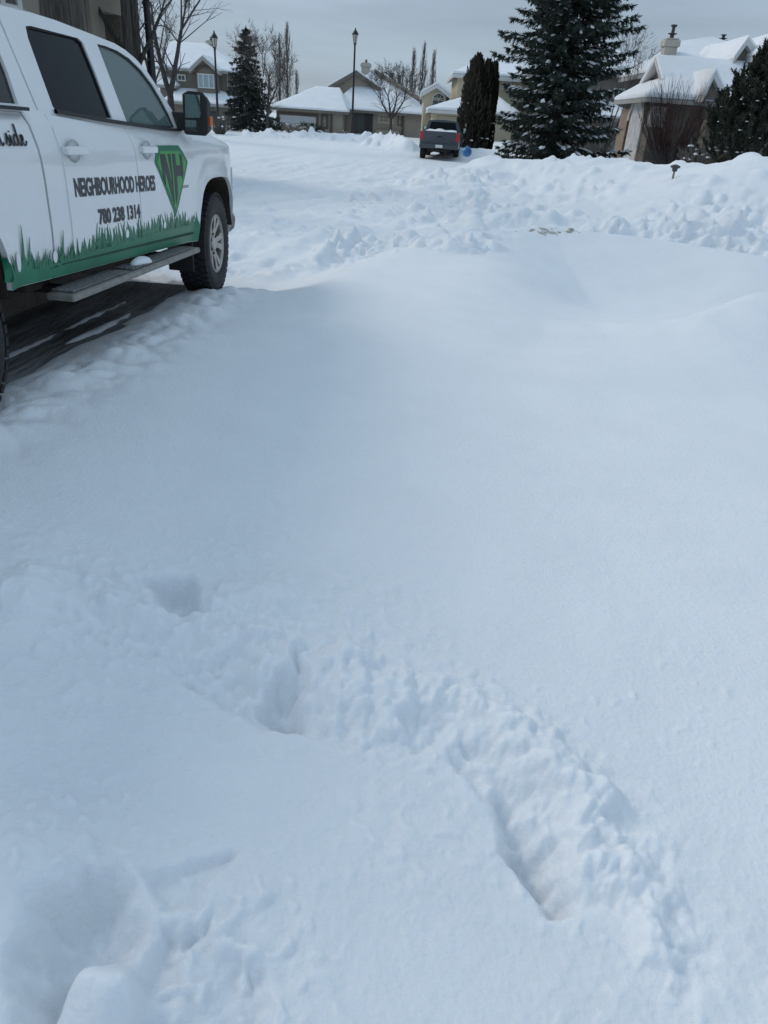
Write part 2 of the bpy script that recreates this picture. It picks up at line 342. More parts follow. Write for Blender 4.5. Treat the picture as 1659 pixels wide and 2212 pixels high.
    # drifts and ploughed banks
    for pts, wf, wb, la, ls in RIDGES:
        xs = [p[0] for p in pts]; ys = [p[1] for p in pts]
        m = (x > min(xs) - 6) & (x < max(xs) + 6) & (y > min(ys) - 6) & (y < max(ys) + 6)
        if not m.any(): continue
        d, cz, side = seg_info(x[m], y[m], pts); b0 = z[m]
        sf = .5 + .5 * side; w = wb + (wf - wb) * sf; k = np.clip(1 - d / w, 0, 1)
        s_ = k * k * (3 - 2 * k)
        s_ = s_ if not ls else s_ * (1 - sf) + sf * (.45 * s_ + .55 * k ** 2.2)
        hgt = np.maximum(cz - b0, 0) * s_
        if la and detail:
            msk = .15 + 1.7 * sstep(-.25, .45, perlin(x[m] * .38 + 2, y[m] * .38))
            lump = (.75 * billow(x[m] + .3 * perlin(x[m] * 2, y[m] * 2), y[m], 4, ls) + .55 * fbm(x[m], y[m], 4, ls * 1.5) + .45 * billow(x[m] + 9, y[m], 3, ls * 2.9) * msk) * la * (.5 + .6 * msk)
            clod = (.8 * sstep(.16, .5, perlin(x[m] * ls * 1.6 + 7, y[m] * ls * 1.6)) + .6 * sstep(.2, .45, perlin(x[m] * ls * 3.6, y[m] * ls * 3.6 + 3)) * msk) * la * 1.1
            hgt = hgt + (.6 * lump + clod) * sstep(.02, .4, k)
        z[m] = np.maximum(b0 + np.where(hgt > 0, hgt, hgt), b0 - .05)
    if detail:
        # crumbled lumps behind the smooth drift
        b = sstep(9.4, 10.2, y - .1 * np.abs(x - 2)) * (1 - sstep(13, 15.5, y)) * sstep(-.2, 1.2, x)
        z = z + b * (.05 * billow(x, y, 3, 2.6) * sstep(-.25, .3, perlin(x * .6 + 4, y * .6)) + .03 * billow(x, y, 2, 5.0))
        # near field: holes left by boots
        m = (y < 3.2) & (y > .3) & (np.abs(x) < 2.5)
        X, Y = x[m], y[m]; q = np.zeros(X.shape)
        jx, jy = X + .026 * perlin(X * 9, Y * 9) + .008 * perlin(X * 30, Y * 30), Y + .026 * perlin(X * 9 + 50, Y * 9) + .008 * perlin(X * 30 + 9, Y * 30)
        for poly, dep, soft in HOLES: q -= .8 * dep * sstep(-soft * .25, soft, inside(jx, jy, poly))
        fe = [onz(*p[0], GZ) for p in FURROW]
        dd, fd_, sg_ = seg_info(jx, jy, [(p.x, p.y, f[1]) for p, f in zip(fe, FURROW)]); _, fm_, _ = seg_info(jx, jy, [(p.x, p.y, f[2]) for p, f in zip(fe, FURROW)]); _, fw_, _ = seg_info(jx, jy, [(p.x, p.y, f[3]) for p, f in zip(fe, FURROW)])
        sd2 = np.where(sg_ < 0, dd, -dd); tt = sd2 / fw_
        cut = sstep(-.018, .040, sd2); wid = .75 + .5 * perlin(X * 5, Y * 5)
        q += -.85 * fd_ * cut * (1 - sstep(.10, .70, tt * wid)) + 1.25 * fm_ * sstep(.25, .72, tt) * (1 - sstep(.80, 1.45, tt)) * (1 + .9 * perlin(X * 7, Y * 7))
        band = sstep(-.01, .03, sd2) * (1 - sstep(.95, 1.7, tt)) * sstep(.0, .03, fd_ + fm_)
        q += band * (.020 * billow(X + .02 * perlin(X * 20, Y * 20), Y, 3, 7.5) + .010 * billow(X, Y, 3, 18) + .014 * sstep(.12, .45, perlin(X * 15 + 3, Y * 15)) + .018 * sstep(.1, .45, perlin(X * 8.5 + 1, Y * 8.5 + 4)) + .007 * sstep(.1, .5, perlin(X * 31, Y * 31 + 6)))
        for cx, cy, r, h in MOUNDS: q += h * np.exp(-((X - cx) ** 2 + (Y - cy) ** 2) / (r * r))
        ro = np.zeros(X.shape)
        for cx, cy, r, h in ROUGH: ro = np.maximum(ro, h * np.exp(-(((X - cx) ** 2 + (Y - cy) ** 2) / (r * r)) ** 1.3))
        q += ro * (.011 * billow(X, Y, 3, 7) + .010 * fbm(X, Y, 3, 5.5) + .011 * sstep(.12, .42, perlin(X * 14 + 8, Y * 14)) + .012 * sstep(.15, .4, perlin(X * 27, Y * 27 + 2)))
        q += .0022 * fbm(X, Y, 3, 16) + .0012 * fbm(X, Y, 2, 60)
        q += .007 * sstep(.33, .48, perlin(X * 24 + 5, Y * 24)) * sstep(.05, .4, perlin(X * 1.7, Y * 1.7 + 3)); z[m] = z[m] + q
    return z
def hz(x, y):
    return float(height(np.array([float(x)]), np.array([float(y)]), False)[0])

def polar_grid(radii, az):
    R, A = np.meshgrid(radii, az, indexing='ij'); x = (R * np.sin(A)).ravel(); y = (R * np.cos(A)).ravel()
    nr, na = len(radii), len(az)
    i = np.arange(nr - 1)[:, None] * na + np.arange(na - 1)[None, :]
    f = np.stack([i, i + na, i + na + 1, i + 1], -1).reshape(-1, 4)
    return x, y, f
def np_mesh(name, co, faces, material):
    me = bpy.data.meshes.new(name); me.vertices.add(len(co)); me.vertices.foreach_set('co', co.astype(np.float32).ravel())
    n = len(faces); me.loops.add(n * 4); me.loops.foreach_set('vertex_index', faces.astype(np.int32).ravel())
    me.polygons.add(n); me.polygons.foreach_set('loop_start', np.arange(n, dtype=np.int32) * 4)
    me.update(calc_edges=True); me.polygons.foreach_set('use_smooth', [True] * n); me.materials.append(material); me.validate()
    o = bpy.data.objects.new(name, me); COL.objects.link(o); return o
radii = np.concatenate([np.geomspace(.3, 14, 760), np.geomspace(14.08, 130, 330)[0:], np.geomspace(140, 1200, 14)])
azd = np.radians(np.concatenate([np.linspace(-180, -52, 90), np.linspace(-51.8, 51.8, 690), np.linspace(52, 180, 90)]))
gx, gy, gf = polar_grid(radii, azd)
gz = height(gx, gy)
_g = gz.reshape(len(radii), len(azd)); _k = int(np.searchsorted(radii, 3.2))
for _ in range(1):      # settle the loose snow a little
    _q = _g[:_k].copy(); _q[1:-1, 1:-1] = (_g[:_k - 2, 1:-1] + 2 * _g[1:_k - 1, 1:-1] + _g[2:_k, 1:-1]) / 4; _p = _q.copy(); _p[:, 1:-1] = (_q[:, :-2] + 2 * _q[:, 1:-1] + _q[:, 2:]) / 4; _g[:_k - 1] = _p[:_k - 1]
gz = _g.ravel()
ground = np_mesh('snow_ground', np.stack([gx, gy, gz], -1), gf, SNOW); ground['kind'] = 'structure'
# driveway: wet slush sheet under the near pickup
lx, ly = np.meshgrid(np.linspace(-2.9, .95, 90), np.linspace(-10, .12, 220), indexing='ij')
c, s_ = math.cos(TR_H), math.sin(TR_H)
wx = TR_LOC.x + lx * c + ly * s_; wy = TR_LOC.y - lx * s_ + ly * c
wz = drive_z(wx, wy) - .006 + .010 * fbm(lx * 2.2, ly * .5, 4, 1.4) + .008 * billow(wx, wy, 3, 4)
nr, na = lx.shape; i = np.arange(nr - 1)[:, None] * na + np.arange(na - 1)[None, :]
drv = np_mesh('driveway', np.stack([wx.ravel(), wy.ravel(), wz.ravel()], -1), np.stack([i, i + na, i + na + 1, i + 1], -1).reshape(-1, 4), SLUSH); drv['kind'] = 'structure'
# packed grey lane beside the far pickup
px_, py_ = np.meshgrid(np.linspace(2.0, 4.6, 40), np.linspace(31.5, 35.5, 50), indexing='ij')
px2 = px_ + (py_ - 33) * .1
pz = height(px2.ravel(), py_.ravel()).reshape(px_.shape) + .03 - .12 * (np.clip(np.hypot((px_ - 3.3) / 1.25, (py_ - 33.5) / 1.9) + .15 * perlin(px_ * 2, py_ * 2) - .75, 0, 1) * 3)
nr, na = px_.shape; i = np.arange(nr - 1)[:, None] * na + np.arange(na - 1)[None, :]
pk = np_mesh('packed_lane', np.stack([px2.ravel(), py_.ravel(), pz.ravel()], -1), np.stack([i, i + na, i + na + 1, i + 1], -1).reshape(-1, 4), PACKED); pk['kind'] = 'structure'

# ------------------------------------------------------------------ pickups
# local frame: X right, Y forward, origin on the ground under the front axle
WB = 3.56; TYRE_R = .40
def arch(y):                     # opening above the wheels, None outside
    for yc in (.0, -WB):
        a, zc, hgt = .475, .42, .50
        t = abs(y - yc) / a
        if t < 1: return zc + hgt * (1 - t ** 3.2) ** (1 / 3.2)
    return None
ZT = ([-4.75, -2.67, -2.46, -1.82, -.93, -.70, -.40, -.05, .30, .55, .72, .86, .97], [1.285, 1.285, 1.30, 1.268, 1.238, 1.235, 1.243, 1.240, 1.205, 1.14, 1.08, 1.02, .96])
ZB = ([-4.75, -4.1, -3.1, -2.66, -.5, .5, .62, .97], [.56, .545, .545, .53, .47, .44, .36, .40])
HW = ([-4.75, -4.68, -4.5, .25, .45, .60, .72, .84, .93, .97], [.955, .985, 1.0, 1.0, .985, .955, .90, .82, .72, .60])
def side_x(y, z):
    zt = np.interp(y, *ZT); w = np.interp(y, *HW)
    r = np.interp(z, [.35, .50, .60, .75, 1.0, 1.12, 1.16, zt - .05, zt], [.06, .035, .012, .0, .0, .006, .018, .040, .075])
    fl = 0
    for yc in (.0, -WB):
        t = max(abs(y - yc) / .475, max(z - .42, 0) / .50)
        t = (abs(y - yc) / .475) ** 3 + (max(z - .42, 0) / .50) ** 3; t = t ** (1 / 3)
        if t > .97: fl = max(fl, .028 * math.exp(-((t - 1) / .13) ** 2))
    return w - r + fl
def loft_body(y0, y1, paint, bed=False, parent=None, name='body'):
    ys = set(np.linspace(y0, y1, int(abs(y1 - y0) / .06) + 2))
    for yc in (.0, -WB):
        for t in (1, .999, .99, .97, .93, .87, .8, .7, .6, .45, .3, .15, 0):
            for s in (-1, 1):
                yy = yc + s * t * .475
                if y0 < yy < y1: ys.add(yy)
        for s in (-1, 1):
            yy = yc + s * (.475 + .002)
            if y0 < yy < y1: ys.add(yy)
    for yy in (.93, .84, .72, .6, .9):
        if y0 < yy < y1: ys.add(yy)
    ys = sorted(ys); mb = MB(); rings = []
    NR = 15
    for y in ys:
        zt = float(np.interp(y, *ZT)); zb = float(np.interp(y, *ZB)); a = arch(y)
        if a: zb = max(zb, a)
        half = [(side_x(y, zb) - .03, zb)]
        for k in range(NR):
            z = zb + (zt - zb) * (k / (NR - 1)) ** .9; half.append((side_x(y, z), z))
        w = half[-1][0]
        if bed: half += [(w - .03, zt + .012), (w - .07, zt + .008), (w - .09, zt - .03), (w - .10, max(.93, zb + .01)), (0, max(.93, zb + .01))]
        else:
            cr_ = .055 if y > -.45 else .0
            half += [(w - .035, zt + .018), (w - .12, zt + .03 + .2 * cr_), (w * .6, zt + .03 + .7 * cr_), (0, zt + .03 + cr_)]
        ring = [(x, y, z) for x, z in half] + [(-x, y, z) for x, z in reversed(half[:-1])]
        rings.append(ring)
    n = len(rings[0]); o = len(mb.v)
    for r in rings: mb.v += r
    for i in range(len(rings) - 1):
        for k in range(n):
            k2 = (k + 1) % n
            mb.f.append((i * n + k, i * n + k2, (i + 1) * n + k2, (i + 1) * n + k))
            top = NR + 1 <= k < n - NR - 2
            mb.m.append(1 if (top and ((not bed and ys[i] < -.62) or (bed and NR + 3 <= k < n - NR - 4))) or k2 == 0 else 0)
    mb.f.append(tuple(range(n))); mb.m.append(0); mb.f.append(tuple(reversed(range((len(rings) - 1) * n, len(rings) * n)))); mb.m.append(0)
    return mb.build(name, [paint, UNDER], parent, smooth=True, angle=38)
def skin(mb, loops, off, mi=0, res=None, th=.004):      # outline in (y, z) laid on the right flank
    mb.plate(loops, lambda a, b, d: (side_x(a, b) + off + d, a, b), th, mi)
def skin_grid(mb, y0, y1, zf0, zf1, off, n=24, mz=12, th=.006, mi=0, sgn=1):
    ys = np.linspace(y0, y1, n); o = len(mb.v); P = []
    for y in ys:
        for k in range(mz):
            z0, z1 = zf0(y), zf1(y); z = z0 + (z1 - z0) * k / (mz - 1); P.append((y, z))
    x = [side_x(y, z) for y, z in P]
    mb.v += [(sgn * (xx + off + th), y, z) for xx, (y, z) in zip(x, P)] + [(sgn * (xx + off), y, z) for xx, (y, z) in zip(x, P)]
    T = len(P); q = lambda i, k: o + i * mz + k
    for i in range(n - 1):
        for k in range(mz - 1): mb.f.append((q(i, k), q(i + 1, k), q(i + 1, k + 1), q(i, k + 1))); mb.m.append(mi)
    for i in range(n - 1):
        for k in (0, mz - 1): mb.f.append((q(i, k), q(i + 1, k), q(i + 1, k) + T, q(i, k) + T)); mb.m.append(mi)
    for k in range(mz - 1):
        for i in (0, n - 1): mb.f.append((q(i, k), q(i, k + 1), q(i, k + 1) + T, q(i, k) + T)); mb.m.append(mi)
LEANK = (.78 - .93) / (1.70 - 1.27)
def lean(a, b, d=0, sgn=1): return (sgn * (.93 + (b - 1.27) * LEANK + d), a, b)
ROOF_R = [(-.42, 1.235), (-.584, 1.359), (-.663, 1.442), (-.738, 1.521), (-.811, 1.590), (-.94, 1.654), (-1.065, 1.69), (-1.2, 1.711), (-1.54, 1.727), (-1.9, 1.742), (-2.15, 1.742), (-2.47, 1.732)]
def mirror_loop(l): return l
REARWIN = [(-2.255, 1.672), (-2.2, 1.68), (-1.70, 1.683), (-1.658, 1.665), (-1.648, 1.53), (-1.655, 1.29), (-1.97, 1.288), (-2.153, 1.289), (-2.285, 1.300), (-2.318, 1.325), (-2.300, 1.47), (-2.280, 1.62)]
FRONTWIN = [(-1.469, 1.68), (-1.353, 1.681), (-1.195, 1.672), (-1.045, 1.645), (-.904, 1.590), (-.80, 1.515), (-.735, 1.435), (-.68, 1.345), (-.655, 1.262), (-.761, 1.258), (-1.178, 1.262), (-1.471, 1.275)]
def shrink(l, d):
    cx = sum(p[0] for p in l) / len(l); cy = sum(p[1] for p in l) / len(l); out = []
    for a, b in l:
        r = math.hypot(a - cx, b - cy); out.append((a + (cx - a) / r * d * 1.2, b + (cy - b) / r * d))
    return out
def arc_roof(mb, prof, nx=13, rise=.075, th=.03):         # prof: (y, z) side top line
    o = len(mb.v)
    for y, z in prof:
        xr = lean(y, z)[0]
        for k in range(nx):
            t = -1 + 2 * k / (nx - 1); mb.v.append((xr * t, y, z + rise * (1 - abs(t) ** 2.6)))
    for i in range(len(prof) - 1):
        for k in range(nx - 1): a = o + i * nx + k; mb.f.append((a, a + 1, a + nx + 1, a + nx)); mb.m.append(0)
    o2 = len(mb.v)
    mb.v += [(x, y, z - th) for x, y, z in mb.v[o:o2]]
    T = o2 - o
    for i in range(len(prof) - 1):
        for k in range(nx - 1): a = o2 + i * nx + k; mb.f.append((a, a + nx, a + nx + 1, a + 1)); mb.m.append(0)
    P = len(prof)
    for i in range(P - 1):
        for k in (0, nx - 1): a = o + i * nx + k; mb.f.append((a, a + nx, a + nx + T, a + T)); mb.m.append(0)
    for i in (0, P - 1):
        for k in range(nx - 1): a = o + i * nx + k; mb.f.append((a, a + 1, a + 1 + T, a + T)); mb.m.append(0)
def wheel_meshes(parent, x, y, z, sgn, steer=0.0):
    w = thing('wheel', '', '', (x, y, z), (0, 0, steer)); del w['label'], w['category']; w.parent = parent
    M = Matrix.Rotation(math.radians(90) * sgn, 4, 'Y')
    R = TYRE_R; prof = [(.235, -.105), (.27, -.125), (.335, -.132), (R - .035, -.125), (R - .012, -.108), (R - .002, -.09), (R, -.03), (R - .001, .03), (R - .002, .09), (R - .012, .108), (R - .035, .125), (.335, .132), (.27, .125), (.235, .105)]
    t = MB().lathe(prof, 56, 0, M, closed=True)
    for k in range(44):
        a = 2 * math.pi * k / 44
        for h0, h1, da in ((-.118, -.062, 0), (-.052, -.004, .07), (.004, .052, .0), (.062, .118, .07)):
            vs = []
            for rr in (R - .012, R + .009):
                for aa in (a + da, a + da + .098):
                    for hh in (h0, h1):
                        q = M @ Vector((rr * math.cos(aa), rr * math.sin(aa), hh)); vs.append((q.x, q.y, q.z))
            t.add(vs, [(0, 1, 3, 2), (4, 6, 7, 5), (0, 4, 5, 1), (2, 3, 7, 6), (0, 2, 6, 4), (1, 5, 7, 3)])
    t.build('tyre', RUBBER, w, smooth=True, angle=35)
    r = MB().lathe([(.238, -.10), (.238, .112), (.226, .118), (.212, .10), (.205, .03), (.20, -.09)], 48, 0, M, closed=True)
    r.lathe([(.205, .015), (.05, .03), (.001, .03), (.001, -.02), (.205, -.02)], 32, 1, M, closed=True)
    for k in range(5):
        for s in (-1, 1):
            a0 = 2 * math.pi * k / 5 + .3; vs = []
            for rr, dw, ang, hh in ((.045, .030, .30 * s, .072), (.135, .021, .20 * s, .095), (.222, .030, .27 * s, .108)):
                for e in (-1, 1):
                    for dep in (0, -.045):
                        cx, cy = rr * math.cos(a0 + ang), rr * math.sin(a0 + ang)
                        px, py = -math.sin(a0 + ang) * dw * e, math.cos(a0 + ang) * dw * e
                        q = M @ Vector((cx + px, cy + py, hh + dep)); vs.append((q.x, q.y, q.z))
            f = []
            for i in (0, 4):
                f += [(i, i + 2, i + 6, i + 4), (i + 1, i + 5, i + 7, i + 3), (i, i + 4, i + 5, i + 1), (i + 2, i + 3, i + 7, i + 6)]
            f += [(0, 1, 3, 2), (8, 10, 11, 9)]
            r.add(vs, f, 0)
    r.lathe([(.062, .04), (.062, .085), (.05, .098), (.001, .10), (.001, .04)], 20, 0, M, closed=True)
    for k in range(6):
        a = 2 * math.pi * k / 6; q = M @ Vector((.078 * math.cos(a), .078 * math.sin(a), .07)); r.lathe([(.010, .0), (.010, .02), (.001, .022)], 6, 1, Matrix.Translation(q) @ M)
    r.build('rim', [ALLOY, DARK], w, smooth=True, angle=30)
    return w
def make_pickup(label, paint, loc, rot, canopy, steer=0.0, group=None):
    root = thing('pickup_truck', label, 'pickup', loc, rot)
    loft_body(-2.645, .97, paint, False, root, 'body')
    bed = loft_body(-4.75, -2.665, paint, True, root, 'bed')
    u = MB().box(-.60, .60, -4.55, .60, .40, .9); u.box(-.78, .78, -2.6, -.55, .42, .6); u.box(-.85, .85, -3.05, -2.7, .5, .8); u.box(.45, .62, -3.05, -.5, .27, .58); u.box(-.62, -.45, -3.05, -.5, .27, .58); u.box(-.45, .45, -2.0, -1.2, .28, .45)
    u.tube([(-.9, 0, .38), (.9, 0, .38)], .06); u.tube([(-.9, -WB, .40), (.9, -WB, .40)], .07); u.lathe([(.001, -.14), (.13, -.11), (.16, 0), (.13, .11), (.001, .14)], 16, 0, Matrix.Translation((0.1, -WB, .4)))
    u.build('chassis', UNDER, root, bevel=.03)
    for sgn in (1, -1):
        for yc in (0, -WB):
            lin = MB(); o = len(lin.v); T = 13
            for xx in (.985, .60):
                for k in range(T):
                    t = -1 + 2 * k / (T - 1); lin.v.append((sgn * xx, yc + t * .474, (arch(yc + t * .4745) or .42) - .004))
            for k in range(T - 1): lin.f.append((k, k + 1, T + k + 1, T + k)); lin.m.append(0)
            lin.build('wheel_arch_liner', UNDER, root, smooth=True)
    for sgn in (1, -1):
        wheel_meshes(root, sgn * .865, .03, TYRE_R - .012, sgn, steer); wheel_meshes(root, sgn * .865, -WB, TYRE_R - .012, sgn)
    # cab shell: pillars, roof, glass
    outl = ROOF_R + [(-2.478, 1.29), (-1.82, 1.25), (-.93, 1.225)]
    for sgn in (1, -1):
        f = MB().plate([outl, REARWIN, FRONTWIN], lambda a, b, d: lean(a, b, d, sgn), -.035); f.build('window_surround', paint, root, smooth=True, angle=30)
        for loop, m_, nm in ((REARWIN, TINT, 'rear_window'), (FRONTWIN, CLEAR, 'front_window')):
            g = MB().plate([shrink(loop, -.004)], lambda a, b, d: lean(a, b, d - .018, sgn), -.004); w_ = g.build(nm, m_, root)
            sl = MB().plate([shrink(loop, -.002), shrink(loop, .013)], lambda a, b, d: lean(a, b, d - .010, sgn), -.006); sl.build('seal', DARK, w_)
    rf = MB(); arc_roof(rf, [p for p in ROOF_R if p[0] <= -1.06]); rf.build('roof', paint, root, smooth=True, angle=40)
    ws = MB(); n = 9; pr = [p for p in ROOF_R if p[0] >= -1.07]
    for y, z in pr:
        for k in range(n):
            t = -1 + 2 * k / (n - 1); ws.v.append(((lean(y, z)[0] - .02) * t, y + .10 * (1 - t * t), z - .008 + .05 * (1 - t * t) * (z > 1.5)))
    for i in range(len(pr) - 1):
        for k in range(n - 1): a = i * n + k; ws.f.append((a, a + 1, a + n + 1, a + n)); ws.m.append(0)
    ws.build('windscreen', CLEAR, root, smooth=True)
    back = MB().plate([[(-.90, 1.29), (.90, 1.29), (.765, 1.735), (.3, 1.79), (-.3, 1.79), (-.765, 1.735)], [(-.74, 1.335), (-.62, 1.70), (.62, 1.70), (.74, 1.335)]], lambda a, b, d: (a, -2.475 + d, b), -.03); back.build('cab_back', paint, root)
    MB().plate([[(-.75, 1.33), (.75, 1.33), (.63, 1.705), (-.63, 1.705)]], lambda a, b, d: (a, -2.482 + d, b), -.006).build('back_window', TINT, root)
    for xs in (-.42, .42):
        for yb, nm in ((-1.45, 'front_seat'), (-2.25, 'rear_seat')):
            s = MB().box(xs - .25, xs + .25, yb - .10, yb + .08, 1.0, 1.42); s.box(xs - .13, xs + .13, yb - .08, yb + .05, 1.43, 1.60); s.build(nm, SEAT, root, bevel=.04)
    MB().box(-.80, .80, -.95, -.55, 1.20, 1.30).build('dashboard', DARK, root, bevel=.04)
    st = MB(); ring = [(-.42 + .18 * math.cos(t), -1.02 + .04 * math.sin(t), 1.30 + .18 * math.sin(t)) for t in np.linspace(0, 2 * math.pi, 25)]; st.tube(ring, .016, 6, cap=False); st.build('steering_wheel', DARK, root, smooth=True)
    # doors
    for sgn in (1, -1):
        tw = lambda y: float(np.interp(y, *ZT)) - .012
        d1 = MB(); skin_grid(d1, -.515, -1.545, lambda y: .565, tw, 0, sgn=sgn); d1 = d1.build('front_door', paint, root, smooth=True, angle=40)
        d2 = MB(); skin_grid(d2, -1.557, -2.455, lambda y: .575 + .0 * y, tw, 0, sgn=sgn); d2 = d2.build('rear_door', paint, root, smooth=True, angle=40)
        for dd, yh in ((d1, -1.375), (d2, -2.335)):
            X = side_x(yh, 1.12)
            cup = MB().lathe([(.001, .004), (.042, .006), (.05, .008), (.053, .009), (.001, .0092)], 20, 0, Matrix.Translation((sgn * X, yh, 1.125)) @ Matrix.Rotation(math.radians(90) * sgn, 4, 'Y') @ Matrix.Diagonal((1.05, 1.35, 1, 1)))
            h = MB().box(sgn * (X + .03) - .012, sgn * (X + .03) + .012, yh - .115, yh + .115, 1.108, 1.150); h.box(sgn * (X + .012) - .014, sgn * (X + .012) + .014, yh + .07, yh + .112, 1.112, 1.146); h.box(sgn * (X + .012) - .014, sgn * (X + .012) + .014, yh - .112, yh - .07, 1.112, 1.146)
            hh = h.build('handle', paint, dd, bevel=.010); cup.build('handle_recess', mat('recess_shade', (.69, .70, .70), .35), dd, smooth=True)  # disc greyer than the paint: shade of the handle cup put into its colour
        bt = MB(); o = 0
        yy = np.linspace(-2.33, -.60, 30)
        for y in yy:
            z = float(np.interp(y, *ZT)); xx = lean(y, z)[0]
            for dx, dz in ((.0, .022), (.012, .022), (.020, .002), (.0, .002)): bt.v.append((sgn * (xx + dx), y, z + dz))
        for i in range(len(yy) - 1):
            for k in range(4): bt.f.append((i * 4 + k, i * 4 + (k + 1) % 4, i * 4 + 4 + (k + 1) % 4, i * 4 + 4 + k)); bt.m.append(0)
        bt.build('belt_trim', DARK, root)
        sp = MB(); sp.tube([(sgn * .990, y, float(np.interp(y, *ZB)) + .065) for y in np.linspace(-2.6, -.55, 12)], .006, 6); sp.build('rocker_seam', mat('seam_green', (.006, .05, .03), .6) if canopy else SEAM, root)
        # towing mirror
        m = MB(); ol = [(.995, 1.235), (1.01, 1.222), (1.155, 1.222), (1.178, 1.25), (1.180, 1.452), (1.145, 1.497), (1.04, 1.500), (.997, 1.478)]
        m.plate([ol], lambda a, b, d: (sgn * a, -.66 + d, b), .03); sm = shrink(ol, .02)
        m.plate([sm], lambda a, b, d: (sgn * a, -.63 + d, b), .10)
        m.box(min(sgn * .86, sgn * 1.02), max(sgn * .86, sgn * 1.02), -.62, -.55, 1.245, 1.365)
        mo = m.build('wing_mirror', DARK, root, bevel=.012)
        for gl in ([(1.022, 1.478), (1.13, 1.478), (1.133, 1.36), (1.12, 1.335), (1.016, 1.330)], [(1.014, 1.318), (1.095, 1.318), (1.095, 1.246), (1.012, 1.246)]):
            MB().plate([gl], lambda a, b, d: (sgn * a, -.664 + d, b), -.003).build('mirror_glass', MIRRORG, mo)
        MB().box(min(sgn * 1.15, sgn * 1.186), max(sgn * 1.15, sgn * 1.186), -.62, -.56, 1.285, 1.35).build('turn_signal', AMBER, mo, bevel=.006)
        # running board
        sb = MB().box(min(sgn * .91, sgn * 1.075), max(sgn * .91, sgn * 1.075), -2.66, -.66, .412, .452); sb = sb.build('running_board', STEEL, root, bevel=.015)
        for y0, y1 in ((-2.62, -1.95), (-1.85, -.80)):
            pads = MB()
            for k in range(26):
                ya = y0 + (y1 - y0) * k / 26; pads.box(min(sgn * .93, sgn * 1.05), max(sgn * .93, sgn * 1.05), ya, ya + (y1 - y0) / 26 * .7, .457, .466)
            pads.build('step_pad', TREAD, sb)
        for y in (-2.4, -1.0): MB().box(min(sgn * .55, sgn * .98), max(sgn * .55, sgn * .98), y - .04, y + .04, .40, .44).build('step_bracket', DARK, sb)
        hl = MB(); skin_grid(hl, .62, .90, lambda y: .78, lambda y: .97 - .02 * (y - .6), .002, 8, 5, .012, sgn=sgn); hl.build('headlight', LENS, root, smooth=True, angle=40)
        tl = MB(); skin_grid(tl, -4.745, -4.60, lambda y: .87, lambda y: 1.262, .003, 6, 8, .012, sgn=sgn)
        for zz in (.90, 1.03, 1.16): tl.box(min(sgn * .80, sgn * .965), max(sgn * .80, sgn * .965), -4.775, -4.748, zz, zz + .10)
        tl.box(min(sgn * .80, sgn * .965), max(sgn * .80, sgn * .965), -4.765, -4.748, .87, 1.262); tl.build('tail_light', RED, root, bevel=.008)
        mf = MB().box(min(sgn * .76, sgn * .97), max(sgn * .76, sgn * .97), -.545, -.525, .24, .50); mf.build('mud_flap', DARK, root, bevel=.008)
    gr = MB().box(-.60, .60, .955, .985, .66, .98); [gr.box(-.58, .58, .986, 1.0, z, z + .03) for z in (.70, .78, .86, .93)]; gr.build('grille', DARK, root, bevel=.01)
    bp = MB(); bp.tube([(-.90, .52, .52), (-.84, .74, .52), (-.62, .90, .52), (0, .94, .52), (.62, .90, .52), (.84, .74, .52), (.90, .52, .52)], .10, 10); bp.build('front_bumper', STEEL if canopy else GREY, root, smooth=True)
    tg = MB().box(-.795, .795, -4.775, -4.735, .79, 1.292); tg.box(-.60, .60, -4.79, -4.775, 1.20, 1.27); tg = tg.build('tailgate', paint, root, bevel=.015)
    MB().box(-.11, .11, -4.795, -4.776, 1.03, 1.09).build('tailgate_handle', DARK, tg, bevel=.01)
    rb = MB().box(-.97, .97, -4.93, -4.76, .52, .72); rb = rb.build('rear_bumper', STEEL if canopy else mat('grey_bumper', (.07, .08, .09), .45), root, bevel=.035)
    if not canopy: MB().box(-.16, .20, -4.945, -4.931, .57, .70).build('licence_plate', PLATE, rb, bevel=.01)
    ht = MB().box(-.06, .06, -4.98, -4.6, .36, .48); ht.box(-.45, .45, -4.75, -4.6, .38, .50); ht.build('tow_hitch', DARK, root, bevel=.01)
    return root
near = make_pickup('white crew cab pickup with green grass decal and black lettering parked on the slushy driveway', WHITE, TR_LOC, (TR_S, 0, -TR_H), True, steer=.06)
# canopy over the bed of the near pickup
cside = [(-2.492, 1.290), (-2.488, 1.732), (-2.9, 1.734), (-4.2, 1.728), (-4.62, 1.70), (-4.70, 1.29)]
cwin = [(-2.600, 1.585), (-2.61, 1.45), (-2.64, 1.322), (-3.2, 1.318), (-4.50, 1.318), (-4.46, 1.60), (-2.66, 1.622)]
cn_ = MB()
for sgn in (1, -1): cn_.plate([cside, cwin], lambda a, b, d: lean(a, b, d, sgn), -.03)
arc_roof(cn_, [(-2.488, 1.732), (-2.9, 1.734), (-3.5, 1.732), (-4.2, 1.728), (-4.62, 1.70)])
cn_.plate([[(-.92, 1.29), (.92, 1.29), (.78, 1.70), (.3, 1.77), (-.3, 1.77), (-.78, 1.70)]], lambda a, b, d: (a, -4.66 + d + (1.5 - b) * .1, b), .03)
cano = cn_.build('canopy', WHITE, near, smooth=True, angle=35)
for sgn in (1, -1):
    MB().plate([shrink(cwin, -.004)], lambda a, b, d: lean(a, b, d - .016, sgn), -.004).build('side_window', mat('black_glass', (.006, .007, .009), .1), cano)
    MB().box(min(sgn * .925, sgn * .962), max(sgn * .925, sgn * .962), -4.7, -2.63, 1.296, 1.312).build('bed_rail', DARK, near, bevel=.004)
